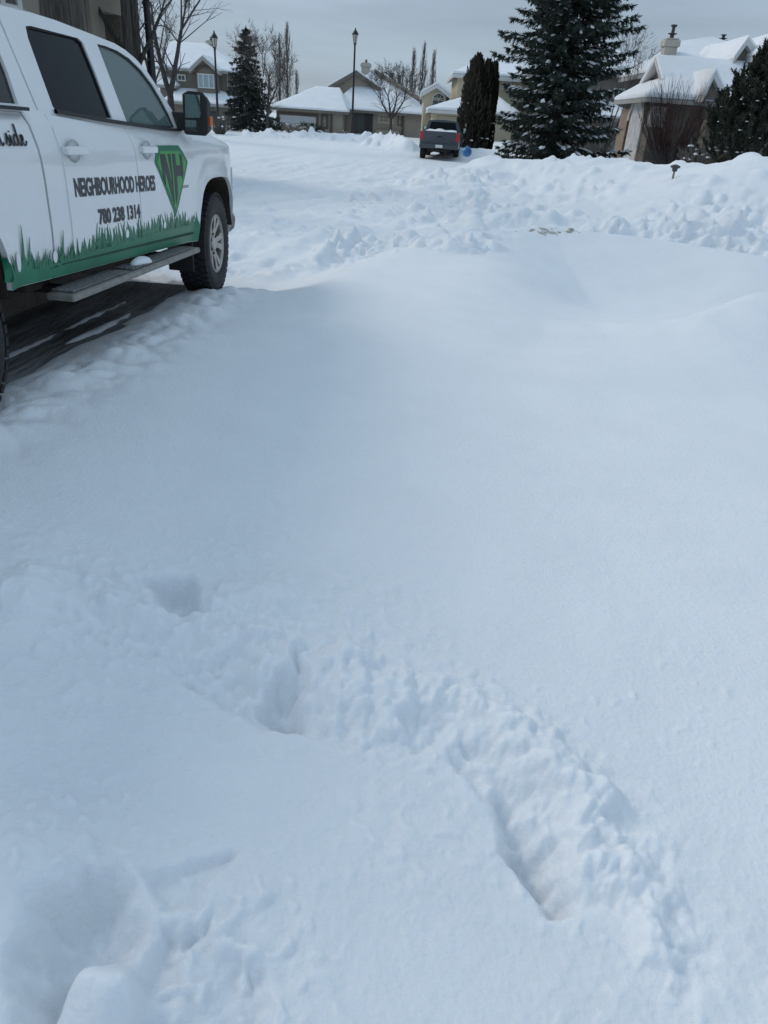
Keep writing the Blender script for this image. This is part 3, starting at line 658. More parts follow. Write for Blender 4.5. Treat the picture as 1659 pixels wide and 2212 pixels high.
MB().plate([[(-.70, 1.36), (.70, 1.36), (.62, 1.64), (-.62, 1.64)]], lambda a, b, d: (a, -4.695 + (1.5 - b) * .1 + d, b), -.004).build('hatch_window', TINT, cano)

# decals on the flank
def decal(name, loops_list, off, m, parent, th=.0015):
    mb = MB()
    for loops in loops_list: skin(mb, loops, off, 0, th=th)
    return mb.build(name, m, parent)
def dens(l, step=.05):
    out = []
    for i in range(len(l)):
        a, b = l[i], l[(i + 1) % len(l)]; k = max(1, int(math.hypot(b[0] - a[0], b[1] - a[1]) / step))
        out += [(a[0] + (b[0] - a[0]) * t / k, a[1] + (b[1] - a[1]) * t / k) for t in range(k)]
    return out
random.seed(5)
band = MB(); skin_grid(band, -4.05 + .95, -.478, lambda y: float(np.interp(y, *ZB)) + .004, lambda y: .60 + .012 * math.sin(y * 5), .0068, 70, 8, .0012)
blades = []
y = -3.10
tall = [(-2.95, .86), (-2.90, .80), (-2.58, .80), (-2.20, .80), (-2.06, .78), (-1.62, .80), (-1.56, .78), (-1.30, .75), (-1.06, .74), (-.95, .73), (-.58, .72), (-.52, .74)]
def blade(yb, zt, lean_, w):
    z0 = .585; n = 5; Lp, Rp = [], []
    for k in range(n + 1):
        t = k / n; c_ = yb + lean_ * t * t; ww = w * (1 - t ** 1.4) + .0008
        Lp.append((c_ - ww, z0 + (zt - z0) * t)); Rp.append((c_ + ww, z0 + (zt - z0) * t))
    blades.append([Lp + Rp[::-1]])
for yb, zt in tall: blade(yb, zt - .04, random.uniform(-.02, .03), .014)
while y < -.50:
    clump = .5 + .5 * math.sin(y * 4.1) * math.cos(y * 1.7 + 1)
    blade(y, .645 + .075 * clump + random.uniform(-.01, .04), random.uniform(-.05, .03), random.uniform(.012, .022)); y += random.uniform(.013, .03)
mbg = band
for l in blades: skin(mbg, l, .0068, 0, th=.0012)
gdec = mbg.build('grass_decal', GREEN, near, smooth=True, angle=30)
for yb, zb, h in ((-2.66, .64, .06), (-3.0, .66, .09), (-1.78, .66, .05), (-1.16, .655, .05), (-.72, .665, .05)):
    buds = MB(); skin(buds, [[(yb + .022 * math.cos(t) - .012 * math.sin(t) * 0, zb + h * .5 * math.sin(t)) for t in np.linspace(0, 2 * math.pi, 16, endpoint=False)]], .0085, 0, th=.001)
    buds.build('bud_decal', WHITE, gdec)
def text_decal(name, s, y0, y1, z0, z1, off, m, parent, slope=0.0, bold=.0):
    cu = bpy.data.curves.new(name, 'FONT'); cu.body = s; cu.offset = bold; cu.resolution_u = 4
    tmp = bpy.data.objects.new(name, cu); COL.objects.link(tmp); dg = bpy.context.evaluated_depsgraph_get(); dg.update()
    me = bpy.data.meshes.new_from_object(tmp.evaluated_get(dg)); bpy.data.objects.remove(tmp)
    xs = [v.co.x for v in me.vertices]; ys = [v.co.y for v in me.vertices]; a, b, c_, d_ = min(xs), max(xs), min(ys), max(ys)
    for v in me.vertices:
        t = (v.co.x - a) / (b - a); yy = y0 + t * (y1 - y0); zz = z0 + (z1 - z0) * (v.co.y - c_) / (d_ - c_) + slope * t
        v.co = (side_x(yy, zz) + off, yy, zz)
    me.materials.clear(); me.materials.append(m)
    o = bpy.data.objects.new(name, me); COL.objects.link(o); o.parent = parent; return o
text_decal('business_lettering', 'NEIGHBOURHOOD HEROES', -2.385, -1.293, .905, 1.0, .009, INK, near, -.024, bold=.035)
text_decal('phone_lettering', '780 238 1314', -2.15, -1.57, .745, .830, .009, INK, near, -.012, bold=.045)
# small grey line of lettering beside the emblem, too small to read in the photograph
tiny = MB()
for k in range(14):
    y_ = -.885 + k * .0165
    for zz in ((.872, .8755), (.8855, .889)): skin(tiny, [[(y_, zz[0]), (y_ + .011, zz[0]), (y_ + .011, zz[1]), (y_, zz[1])]], .008, 0, th=.001)
    skin(tiny, [[(y_, .872), (y_ + .003, .872), (y_ + .003, .889), (y_, .889)]], .0082, 0, th=.001)
tiny.build('small_lettering', FADED, near)
# handwriting: the end of a line of script on the bed side
def script(strokes, y0, z0, sc, w, off, m, parent, name):
    mb = MB()
    for st_ in strokes:
        # Catmull-Rom through the stroke
        P = [np.array(p, float) for p in st_]; P = [2 * P[0] - P[1]] + P + [2 * P[-1] - P[-2]]; C = []
        for i in range(1, len(P) - 2):
            for t in np.linspace(0, 1, 7, endpoint=False):
                a, b, c_, d_ = P[i - 1], P[i], P[i + 1], P[i + 2]
                C.append(.5 * ((2 * b) + (c_ - a) * t + (2 * a - 5 * b + 4 * c_ - d_) * t * t + (3 * b - a - 3 * c_ + d_) * t ** 3))
        C.append(P[-2])
        for i in range(len(C) - 1):
            a, b = C[i], C[i + 1]; d = b - a; l = np.hypot(*d) + 1e-9; wd = w * (.65 + .55 * abs(d[1]) / l); nrm = np.array([-d[1], d[0]]) / l * wd; e = d / l * wd * .4
            q = [a - e + nrm, b + e + nrm, b + e - nrm, a - e - nrm]
            q = [(y0 + p[0] * sc, z0 + p[1] * sc * .56) for p in q]
            mb.add([(side_x(*p) + off, p[0], p[1]) for p in q], [(0, 1, 2, 3)])
    return mb.build(name, m, parent)
N_ = [(0, 0), (.05, .55), (.1, .95), (.12, .4), (.12, 0), (.2, .6), (.35, .95), (.42, .7), (.42, .15), (.5, .0), (.62, .25)]
S_ = [(.85, .1), (1.05, .5), (1.2, 1.05), (1.18, .75), (1.3, .4), (1.22, .05), (1.0, .0), (1.15, .05), (1.4, .3)]
I_ = [(1.4, .3), (1.5, .9), (1.48, .3), (1.55, .0), (1.75, .35)]
D_ = [(2.2, .75), (2.0, .95), (1.78, .6), (1.8, .1), (1.98, .05), (2.15, .5), (2.3, 1.9), (2.22, .9), (2.2, .2), (2.3, .0), (2.45, .25)]
E_ = [(2.45, .25), (2.7, .55), (2.75, .9), (2.6, .9), (2.55, .4), (2.65, .02), (2.85, .1), (3.0, .4)]
IDOT = [(1.54, 1.2), (1.58, 1.26)]
script([N_, S_, I_, D_, E_, IDOT], -2.985, 1.152, .081, .075, .006, INK, near, 'script_lettering')
# emblem
kite = [(-1.20, 1.150), (-.785, 1.152), (-.645, 1.045), (-.955, .690), (-1.268, 1.055)]
decal('emblem', [[dens(kite)]], .0085, BORDER, near)
emb = near.children[-1] if False else [o for o in near.children if o.name.startswith('emblem')][0]
inner = [(-1.165, 1.118), (-.80, 1.118), (-.685, 1.040), (-.955, .735), (-1.235, 1.048)]
decal('emblem_field', [[dens(inner, .04)]], .0105, BRIGHT, emb)
def clipc(l):      # keep a stripe inside the field
    from mathutils.geometry import intersect_point_line
    return l
lets = [  # stretched black N and H
    [(-1.175, 1.10), (-1.105, 1.10), (-1.115, .905), (-1.155, .96)],
    [(-1.105, 1.10), (-1.085, 1.10), (-1.0, .905), (-1.0, .80), (-1.02, .83), (-1.115, 1.02)],
    [(-1.035, 1.10), (-.985, 1.10), (-.972, .775), (-1.0, .80), (-1.0, .95)],
    [(-.955, 1.10), (-.895, 1.10), (-.90, .835), (-.945, .77)],
    [(-.895, 1.025), (-.815, 1.025), (-.805, .955), (-.897, .955)],
    [(-.815, 1.10), (-.765, 1.09), (-.765, .965), (-.80, .93)],
]
decal('emblem_letters', [[dens(l, .04)] for l in lets], .0125, INK, emb)
# lump of snow on the running board
sn = MB(); rngs = []
for i_ in range(7):
    for k in range(12):
        t = 2 * math.pi * k / 12; p_ = math.pi / 2 * i_ / 6; sn.v.append((1.0 + .05 * math.cos(t) * math.cos(p_) * (1 + .2 * math.sin(3 * t)), -1.62 + .13 * math.sin(t) * math.cos(p_), .462 + .042 * math.sin(p_)))
for i_ in range(6):
    for k in range(12): sn.f.append((i_ * 12 + k, i_ * 12 + (k + 1) % 12, i_ * 12 + 12 + (k + 1) % 12, i_ * 12 + 12 + k)); sn.m.append(0)
lump = sn.build('snow_lump', SNOW, None, smooth=True); lump.matrix_world = Matrix.Translation(TR_LOC) @ Matrix.Rotation(-TR_H, 4, 'Z') @ Matrix.Rotation(TR_S, 4, 'X')
tag(lump, 'small white lump of snow lying on the running board of the white pickup', 'snow')

# far pickup
fd = ray(1062, 275); fh = math.atan2(fd.x, fd.y); tail = at(945, 346, 40)
floc = Vector((tail.x + 4.78 * math.sin(fh), tail.y + 4.78 * math.cos(fh), 0)); floc.z = tail.z - .01
far = make_pickup('grey pickup with red tail lights seen from behind in the snowy street', GREY, floc, (0, 0, -fh), False)
fs = MB(); g = []
for i_ in range(13):
    for k in range(15):
        a_, b_ = -.86 + 1.72 * i_ / 12, -4.68 + 2.0 * k / 14
        fs.v.append((a_, b_, 1.20 + .10 * math.sin(i_ * .7 + 1) * math.sin(k * .5) + .16 * k / 14 - .5 * (max(abs(a_) - .7, 0)) - (.12 if i_ in (0, 12) or k in (0, 14) else 0)))
for i_ in range(12):
    for k in range(14): q_ = i_ * 15 + k; fs.f.append((q_, q_ + 15, q_ + 16, q_ + 1)); fs.m.append(0)
fs = fs.build('snow_load', SNOW, None, smooth=True); fs.matrix_world = Matrix.Translation(floc) @ Matrix.Rotation(-fh, 4, 'Z'); tag(fs, 'heap of white snow lying in the bed of the grey pickup', 'snow')

# ------------------------------------------------------------------ houses
def stucco(name, col): return mat(name, col, .9, var=.07, scale=.8, bump=.012, bscale=26)
BEIGE = stucco('stucco_beige', (.30, .268, .228)); BROWN = stucco('stucco_brown', (.20, .176, .142)); TAN = stucco('stucco_tan', (.34, .30, .245))
CREAM = stucco('stucco_cream', (.52, .455, .325)); TRIMC = mat('trim_cream', (.55, .50, .40), .8, var=.04, scale=2)
SIDING = mat('siding_grey', (.20, .178, .15), .8, var=.12, scale=1.6, stretch=(.3, .3, 9)); SIDING2 = mat('siding_taupe', (.145, .127, .105), .85, var=.15, scale=1.5, stretch=(.3, .3, 9))
TRIM = mat('trim_brown', (.105, .085, .068), .8, var=.1, scale=3); FASCIA = mat('fascia_grey', (.34, .33, .31), .7, var=.08, scale=2); FASCIAB = mat('fascia_brown', (.16, .14, .115), .7, var=.1, scale=2)
FASCIAW = mat('fascia_white', (.62, .62, .61), .6, var=.05, scale=2)
GDOOR = mat('garage_white', (.52, .53, .53), .55, var=.04, scale=2); GDOORG = mat('garage_grey', (.31, .33, .35), .6, var=.04, scale=2)
FRAME = mat('window_frame', (.62, .63, .62), .5); SHINGLE = mat('shingle', (.10, .095, .09), .9, var=.3, scale=8, bump=.02, bscale=14)
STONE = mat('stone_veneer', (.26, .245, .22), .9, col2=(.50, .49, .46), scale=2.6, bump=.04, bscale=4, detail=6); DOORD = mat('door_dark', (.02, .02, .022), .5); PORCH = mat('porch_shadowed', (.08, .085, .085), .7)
CHIM = mat('chimney_stucco', (.46, .43, .38), .9, var=.1, scale=2, bump=.01, bscale=20); METAL = mat('flue_metal', (.06, .06, .06), .6)

def house(name, label, px, py, Y, zb):
    p = at(px, py, Y); return thing(name, label, 'house', (p.x, Y, zb))
def wall(root, outline, y0, y1, m, name='wall', holes=(), bevel=0):      # outline in world (x, z), extruded from y0 to y1
    o = root.location; mb = MB().plate([outline] + list(holes), lambda a, b, d: (a, y0 + d, b), y1 - y0)
    return mb.build(name, m, root, org=o, bevel=bevel)
def roof(root, faces, fascia, th=.18, snow=.17, seed=1, name='roof', bare=False, cuts=7):
    """faces: roof planes (world polygons sharing corners). A slab below, a soft snow cover on top as its part."""
    o = root.location; bm = bmesh.new(); vd = {}
    def vert(p):
        k = tuple(round(c, 3) for c in p)
        if k not in vd: vd[k] = bm.verts.new((p[0] - o.x, p[1] - o.y, p[2] - o.z))
        return vd[k]
    for f in faces: bm.faces.new([vert(p) for p in f])
    bmesh.ops.recalc_face_normals(bm, faces=bm.faces)
    if sum(f.normal.z for f in bm.faces) < 0: bmesh.ops.reverse_faces(bm, faces=bm.faces)
    base = bm.copy()
    r = bmesh.ops.extrude_face_region(bm, geom=list(bm.faces)); vs = [g for g in r['geom'] if isinstance(g, bmesh.types.BMVert)]
    bmesh.ops.translate(bm, verts=vs, vec=(0, 0, -th)); bmesh.ops.recalc_face_normals(bm, faces=bm.faces)
    me = bpy.data.meshes.new(name); bm.to_mesh(me); bm.free(); me.materials.append(fascia)
    ro = bpy.data.objects.new(name, me); COL.objects.link(ro); ro.parent = root
    if bare: return ro
    bmesh.ops.triangulate(base, faces=[f for f in base.faces if len(f.verts) > 4])
    bmesh.ops.subdivide_edges(base, edges=base.edges, cuts=cuts, use_grid_fill=True)
    base.verts.ensure_lookup_table(); bnd = {v.index for e in base.edges if len(e.link_faces) < 2 for v in e.verts}
    base.verts.index_update(); bnd = set()
    for e in base.edges:
        if len(e.link_faces) < 2: bnd |= {e.verts[0].index, e.verts[1].index}
    r = bmesh.ops.extrude_face_region(base, geom=list(base.faces)); tops = [g for g in r['geom'] if isinstance(g, bmesh.types.BMVert)]
    for v in base.verts: v.co.z += .004
    tb = set()
    for e in base.edges:
        pass
    base.verts.index_update()
    low = [v for v in base.verts if v not in set(tops)]
    key = {}
    for v in low:
        key[(round(v.co.x, 3), round(v.co.y, 3), round(v.co.z, 3))] = any(len(e.link_faces) < 3 and False for e in v.link_edges)
    for v in tops:
        side = any(abs(f.normal.z) < .05 for f in v.link_faces) or any(len([1 for ff in e.link_faces]) < 2 for e in v.link_edges)
        n_ = float(fbm(np.array([v.co.x * .9 + seed * 7]), np.array([v.co.y * .9 + v.co.z]), 3, .8)[0])
        v.co.z += snow * (1 + .35 * n_)
    me = bpy.data.meshes.new('snow_cover'); bmesh.ops.recalc_face_normals(base, faces=base.faces); base.to_mesh(me); base.free(); me.materials.append(ROOFSNOW)
    me.polygons.foreach_set('use_smooth', [True] * len(me.polygons)); me.set_sharp_from_angle(angle=math.radians(60))
    so = bpy.data.objects.new('snow_cover', me); COL.objects.link(so); so.parent = ro
    bv = so.modifiers.new('bevel', 'BEVEL'); bv.width = .07; bv.segments = 3; bv.limit_method = 'ANGLE'; bv.angle_limit = math.radians(50)
    return ro
def window(root, x0, x1, z0, z1, y, cols=1, rows=1, fr=.09, frm=None, gl=None, name='window', arch_=False, mull=.05):
    o = root.location; frm = frm or FRAME; gl = gl or HGLASS
    if arch_:
        zc = z1 - (x1 - x0) / 2; R = (x1 - x0) / 2; cx = (x0 + x1) / 2
        ol = [(x0, z0), (x1, z0)] + [(cx + R * math.cos(t), zc + R * math.sin(t)) for t in np.linspace(0, math.pi, 17)]
        inn = [(x0 + fr, z0 + fr), (x1 - fr, z0 + fr)] + [(cx + (R - fr) * math.cos(t), zc + (R - fr) * math.sin(t)) for t in np.linspace(0, math.pi, 17)]
    else:
        ol = [(x0, z0), (x1, z0), (x1, z1), (x0, z1)]; inn = [(x0 + fr, z0 + fr), (x1 - fr, z0 + fr), (x1 - fr, z1 - fr), (x0 + fr, z1 - fr)]
    mb = MB().plate([ol, inn], lambda a, b, d: (a, y - .06 + d, b), .10)
    for k in range(1, cols): xx = x0 + (x1 - x0) * k / cols; mb.box(xx - mull / 2, xx + mull / 2, y - .045, y + .035, z0 + fr, (z1 - fr) if not arch_ else z1 - R)
    for k in range(1, rows): zz = z0 + (z1 - z0) * k / rows; mb.box(x0 + fr, x1 - fr, y - .043, y + .033, zz - mull / 2, zz + mull / 2)
    if arch_:
        mb.box(x0 + fr, x1 - fr, y - .043, y + .033, zc - .03, zc + .03)
        for t in (math.pi / 3, 2 * math.pi / 3): mb.tube([(cx, y, zc), (cx + (R - fr) * math.cos(t), y, zc + (R - fr) * math.sin(t))], .025, 4)
    w = mb.build(name, frm, root, org=o)
    MB().plate([[(a, b) for a, b in inn]], lambda a, b, d: (a, y + .012 + d, b), .02).build('pane', gl, w, org=o)
    return w
def garage(root, x0, x1, z0, z1, y, m, rows=4, trim=None, tw=.22):
    o = root.location; mb = MB()
    if trim: MB().plate([[(x0 - tw, z0), (x0, z0), (x0, z1), (x1, z1), (x1, z0), (x1 + tw, z0), (x1 + tw, z1 + tw), (x0 - tw, z1 + tw)]], lambda a, b, d: (a, y - .10 + d, b), .14).build('door_surround', trim, root, org=o)
    h = (z1 - z0) / rows
    for k in range(rows): mb.box(x0, x1, y - .03, y + .03, z0 + k * h + .012, z0 + (k + 1) * h - .012)
    mb.box(x0, x1, y - .01, y + .02, z0, z1)
    return mb.build('garage_door', m, root, org=o)
def chimney(root, x, y, z0, z1, w, m=None, name='chimney', flue=.3):
    o = root.location; mb = MB().box(x - w / 2, x + w / 2, y - w / 2, y + w / 2, z0, z1 - .35); mb.box(x - w * .62, x + w * .62, y - w * .62, y + w * .62, z1 - .35, z1 - .08)
    mb.box(x - w * .5, x + w * .5, y - w * .5, y + w * .5, z1 - .08, z1)
    c_ = mb.build(name, m or CHIM, root, org=o, bevel=.03)
    f = MB().lathe([(r_, z1 + h_ * flue) for r_, h_ in ((.10, 0), (.10, .25), (.20, .28), (.22, .34), (.08, .38), (.08, .75), (.15, .8), (.15, .9), (.001, .95))], 10, 0, Matrix.Translation((x, y, 0)))
    f.build('flue', METAL, c_, org=o); return c_
def P2(px, py, Y): p = at(px, py, Y); return (p.x, p.z)
def P3(px, py, Y): return tuple(at(px, py, Y))

# --- bungalow with double garage
Yb = 74; r = house('bungalow', 'low beige bungalow with white double garage door and snowy hip roofs behind the street lamp', 745, 285, Yb, .5)
gx0, gx1 = P2(597, 260, Yb)[0], P2(739, 260, Yb)[0]; ge = P2(660, 237, Yb)[1]; gr_ = P2(681, 189, Yb + 3.5)[1]
bx1 = P2(918, 250, Yb + 3)[0]
wall(r, [(gx0, .3), (gx1, .3), (gx1, ge), (gx0, ge)], Yb, Yb + 9, TAN)
wall(r, [(gx1 - .2, .3), (bx1, .3), (bx1, ge + .25), (gx1 - .2, ge + .25)], Yb + 3, Yb + 14, TAN)
ov = .5; a, b = gx0 - ov, gx1 + ov; cx = (P2(681, 189, Yb + 3.5)[0]); z_, R_ = ge, gr_
cxr = P2(735, 186, Yb + 5)[0]
roof(r, [[(a, Yb - ov, z_), (b, Yb - ov, z_), (cxr, Yb + 4.6, R_), (cx, Yb + 4.6, R_)], [(a, Yb - ov, z_), (cx, Yb + 4.6, R_), (a, Yb + 9.5, z_)], [(b, Yb - ov, z_), (b, Yb + 9.5, z_), (cxr, Yb + 4.6, R_)], [(a, Yb + 9.5, z_), (cx, Yb + 4.6, R_), (cxr, Yb + 4.6, R_), (b, Yb + 9.5, z_)]], FASCIAB, seed=1)
# main hip over the living side
hx0, hx1 = gx1 - 1.5, bx1 + .5; hz0 = ge + .25; hpx, hpz = P2(812, 156, Yb + 9)
Yf, Yk = Yb + 2.4, Yb + 15
roof(r, [[(hx0, Yf, hz0), (hx1, Yf, hz0), (hpx + .6, Yb + 9, hpz), (hpx - .4, Yb + 9, hpz)], [(hx1, Yf, hz0), (hx1, Yk, hz0), (hpx + .6, Yb + 9, hpz)], [(hx1, Yk, hz0), (hx0, Yk, hz0), (hpx - .4, Yb + 9, hpz), (hpx + .6, Yb + 9, hpz)], [(hx0, Yk, hz0), (hx0, Yf, hz0), (hpx - .4, Yb + 9, hpz)]], FASCIAB, seed=2, cuts=9)
# gable behind the garage roof
ax, az = P2(770, 153, Yb + 6); lx_, lz_ = P2(707, 189, Yb + 6); rx_, rz_ = P2(823, 192, Yb + 6)
wall(r, [(lx_ + .3, lz_ - 1.6), (rx_ - .3, rz_ - 1.6), (rx_ - .3, rz_), (ax, az - .12), (lx_ + .3, lz_)], Yb + 6, Yb + 10, TAN, 'gable_wall')
roof(r, [[(lx_, Yb + 5.5, lz_), (ax, Yb + 5.5, az), (ax, Yb + 12, az), (lx_, Yb + 12, lz_)], [(ax, Yb + 5.5, az), (rx_, Yb + 5.5, rz_), (rx_, Yb + 12, rz_), (ax, Yb + 12, az)]], FASCIAB, th=.35, snow=.16, seed=3, cuts=4)
# bare ridge of dark shingle on the right slope
rg = MB(); p0, p1 = Vector(P3(812, 155, Yb + 8.6)), Vector(P3(905, 214, Yb + 3)); rg.tube([p0, p1], [.18, .22], 5); rg.build('hip_ridge', FASCIAB, r, org=r.location)
for k, (px, py) in enumerate(((833, 158), (846, 160), (863, 165))): q = at(px, py, Yb + 9); MB().box(q.x - .16, q.x + .16, q.y - .16, q.y + .16, q.z - 1.2, q.z + .12).build('roof_vent', METAL, r, org=r.location)
q = at(790, 160, Yb + 9); chimney(r, q.x, q.y, q.z - 2.5, at(790, 136, Yb + 9).z, .85)
x0, z1 = P2(604, 247, Yb); x1 = P2(683, 250, Yb)[0]; garage(r, x0, x1, .3, z1, Yb, GDOOR, 5, TRIM)
x0, z1 = P2(693, 246, Yb); x1, z0 = P2(709, 279, Yb); window(r, x0, x1, z0, z1, Yb, 1, 3, .2, TRIM)
Yd = Yb + 3
MB().box(P2(770, 250, Yd)[0], P2(806, 250, Yd)[0], Yd - .1, Yd - .004, .3, P2(780, 235, Yd)[1]).build('porch_shade_panel', PORCH, r, org=r.location)  # solid dark panel on the wall; the porch shade is put into its colour
MB().box(P2(789, 250, Yd)[0], P2(804, 250, Yd)[0], Yd - .16, Yd - .103, .3, P2(790, 238, Yd)[1]).build('front_door', DOORD, r, org=r.location)
x0, z1 = P2(818, 245, Yd); x1, z0 = P2(850, 268, Yd); window(r, x0, x1, z0, z1, Yd, 3, 2, .12, TRIMC, CURTAIN)
x0, z1 = P2(860, 243, Yd); x1, z0 = P2(868, 272, Yd); window(r, x0, x1, z0, z1, Yd, 1, 2, .1, TRIM)
x0 = P2(815, 245, Yd)[0]; x1, z0 = P2(862, 283, Yd); MB().box(x0, x1, Yd - .7, Yd - .01, .3, z0).build('planter_wall', TAN, r, org=r.location)
for px in (716, 762, 871): xx = P2(px, 250, Yb)[0]; MB().box(xx - .10, xx + .10, (Yb if px < 740 else Yd) - .12, (Yb if px < 740 else Yd) - .004, .3, ge - .02).build('corner_trim', TRIM, r, org=r.location)

# --- brown two storey house at the left
Y2 = 76; r = house('two_storey_house', 'brown two storey house with a gabled upper window and snowy roof behind the forked tree', 440, 270, Y2, .5)
ue = P2(440, 152, Y2)[1]; L0, R0 = P2(352, 160, Y2)[0], P2(513, 160, Y2)[0]
wall(r, [(L0, .3), (R0, .3), (R0, ue), (L0, ue)], Y2, Y2 + 10, BROWN)
rz = P2(438, 98, Y2 + 5)[1]; ra, rb = P2(362, 105, Y2 + 5)[0], P2(447, 98, Y2 + 5)[0]
roof(r, [[(L0 - .5, Y2 - .5, ue), (R0 + .5, Y2 - .5, ue), (rb, Y2 + 5, rz), (ra, Y2 + 5, rz)], [(L0 - .5, Y2 - .5, ue), (ra, Y2 + 5, rz), (L0 - .5, Y2 + 10.5, ue)], [(R0 + .5, Y2 - .5, ue), (R0 + .5, Y2 + 10.5, ue), (rb, Y2 + 5, rz)], [(L0 - .5, Y2 + 10.5, ue), (ra, Y2 + 5, rz), (rb, Y2 + 5, rz), (R0 + .5, Y2 + 10.5, ue)]], FASCIA, seed=4)
dx0, dz0 = P2(411, 150, Y2 - 1); dx1 = P2(476, 154, Y2 - 1)[0]; dax, daz = P2(440, 122, Y2 - 1)
wall(r, [(dx0 + .5, ue - 3.4), (dx1 - .3, ue - 3.4), (dx1 - .3, dz0), (dax, daz - .15), (dx0 + .5, dz0)], Y2 - 1, Y2 + .2, BROWN, 'gable_wall')
roof(r, [[(dx0, Y2 - 1.5, dz0), (dax, Y2 - 1.5, daz), (dax, Y2 + 4, daz), (dx0, Y2 + 4, dz0)], [(dax, Y2 - 1.5, daz), (dx1, Y2 - 1.5, dz0), (dx1, Y2 + 4, dz0), (dax, Y2 + 4, daz)]], FASCIA, th=.3, snow=.18, seed=5, cuts=4)
x0, z1 = P2(427, 158, Y2 - 1); x1, z0 = P2(464, 192, Y2 - 1); window(r, x0, x1, z0, z1, Y2 - 1.03, 3, 1, .1, FRAME, CURTAIN, mull=.12)
ac = (x0 + x1) / 2; Rr = (x1 - x0) / 2 + .2
am = MB().plate([[(ac + Rr * math.cos(t), z1 + .08 + .55 * Rr * math.sin(t)) for t in np.linspace(0, math.pi, 13)] + [(ac + (Rr - .22) * math.cos(t), z1 + .08 + .55 * (Rr - .3) * math.sin(t)) for t in np.linspace(math.pi, 0, 13)]], lambda a, b, d: (a, Y2 - 1.1 + d, b), .09); am.build('window_arch', TRIM, r, org=r.location)
x0, z1 = P2(383, 160, Y2); x1, z0 = P2(402, 176, Y2); window(r, x0, x1, z0, z1, Y2 - .03, 2, 1, .1, FRAME, HGLASS)
# porch and garage roofs lower down
pz, pe = P2(398, 191, Y2 - 1.5)[1], P2(440, 224, Y2 - 3)[1]; pa, pb = P2(356, 222, Y2 - 3)[0], P2(545, 226, Y2 - 3)[0]; qa, qb = P2(385, 191, Y2)[0], P2(470, 196, Y2)[0]
roof(r, [[(pa, Y2 - 3.4, pe), (pb, Y2 - 3.4, pe), (qb, Y2 + .3, pz), (qa, Y2 + .3, pz)], [(pa, Y2 - 3.4, pe), (qa, Y2 + .3, pz), (pa, Y2 + 4, pe)], [(pb, Y2 - 3.4, pe), (pb, Y2 + 4, pe), (qb, Y2 + .3, pz)]], FASCIA, seed=6)
wall(r, [(pa + .5, .3), (pb - .5, .3), (pb - .5, pe), (pa + .5, pe)], Y2 - 2.9, Y2 - .004, BROWN, 'porch_wall')
sa, sb = P2(336, 185, Y2 - 1)[0], P2(383, 187, Y2 - 1)[0]; sz, st_ = P2(360, 185, Y2 - 1)[1], P2(358, 165, Y2 + 1)[1]; sm = P2(357, 165, Y2 + 1)[0]
roof(r, [[(sa, Y2 - 1.4, sz), (sb, Y2 - 1.4, sz), (sm + .6, Y2 + .6, st_), (sm - .5, Y2 + .6, st_)], [(sa, Y2 - 1.4, sz), (sm - .5, Y2 + .6, st_), (sa, Y2 + 3, sz)], [(sb, Y2 - 1.4, sz), (sb, Y2 + 3, sz), (sm + .6, Y2 + .6, st_)]], FASCIA, seed=7, cuts=4)
wall(r, [(sa + .4, .3), (sb - .4, .3), (sb - .4, sz), (sa + .4, sz)], Y2 - 1, Y2 + 3, BROWN, 'bay_wall')
for px0, px1 in ((455, 472), (494, 512)):
    a, z1 = P2(px0, 240, Y2 - 2.9); b = P2(px1, 240, Y2 - 2.9)[0]; MB().box(a, b, Y2 - 2.96, Y2 - 2.904, .3, z1).build('garage_opening', DOORD, r, org=r.location)
q = at(457, 110, Y2 + 6); chimney(r, q.x, q.y, q.z - 2.5, at(457, 88, Y2 + 6).z, .75)
xx = P2(491, 160, Y2)[0]; MB().tube([(xx, Y2 - .06, ue), (xx, Y2 - .06, pz)], .05, 6).build('downpipe', FASCIA, r, org=r.location)

# --- cream two storey house
Y3 = 62; r = house('cream_house', 'cream two storey house with an arched window and snowy garage roof behind the columnar cedars', 1020, 290, Y3, .6)
ga, gb_ = P2(936, 240, Y3 - 6)[0], P2(1110, 245, Y3 - 6)[0]; ge3 = P2(1030, 244, Y3 - 6)[1]; gz3 = P2(1054, 203, Y3 - 1)[1]; gpx = P2(1054, 203, Y3 - 1)[0]
wall(r, [(ga, .3), (gb_, .3), (gb_, ge3), (ga, ge3)], Y3 - 6, Y3 - .3, CREAM)
roof(r, [[(ga - .4, Y3 - 6.5, ge3), (gb_ + .4, Y3 - 6.5, ge3), (gpx + .3, Y3 - 1, gz3), (gpx - .3, Y3 - 1, gz3)], [(ga - .4, Y3 - 6.5, ge3), (gpx - .3, Y3 - 1, gz3), (ga - .4, Y3 + 2, ge3)], [(gb_ + .4, Y3 - 6.5, ge3), (gb_ + .4, Y3 + 2, ge3), (gpx + .3, Y3 - 1, gz3)]], FASCIAW, seed=8)
ux0, ux1 = P2(990, 170, Y3)[0], P2(1180, 170, Y3)[0]; ue3 = P2(1060, 165, Y3)[1]; uz3 = P2(1090, 131, Y3 + 5)[1]; ul = P2(977, 163, Y3)[0]
wall(r, [(ux0, .3), (ux1, .3), (ux1, ue3), (ux0, ue3)], Y3, Y3 + 10, CREAM)
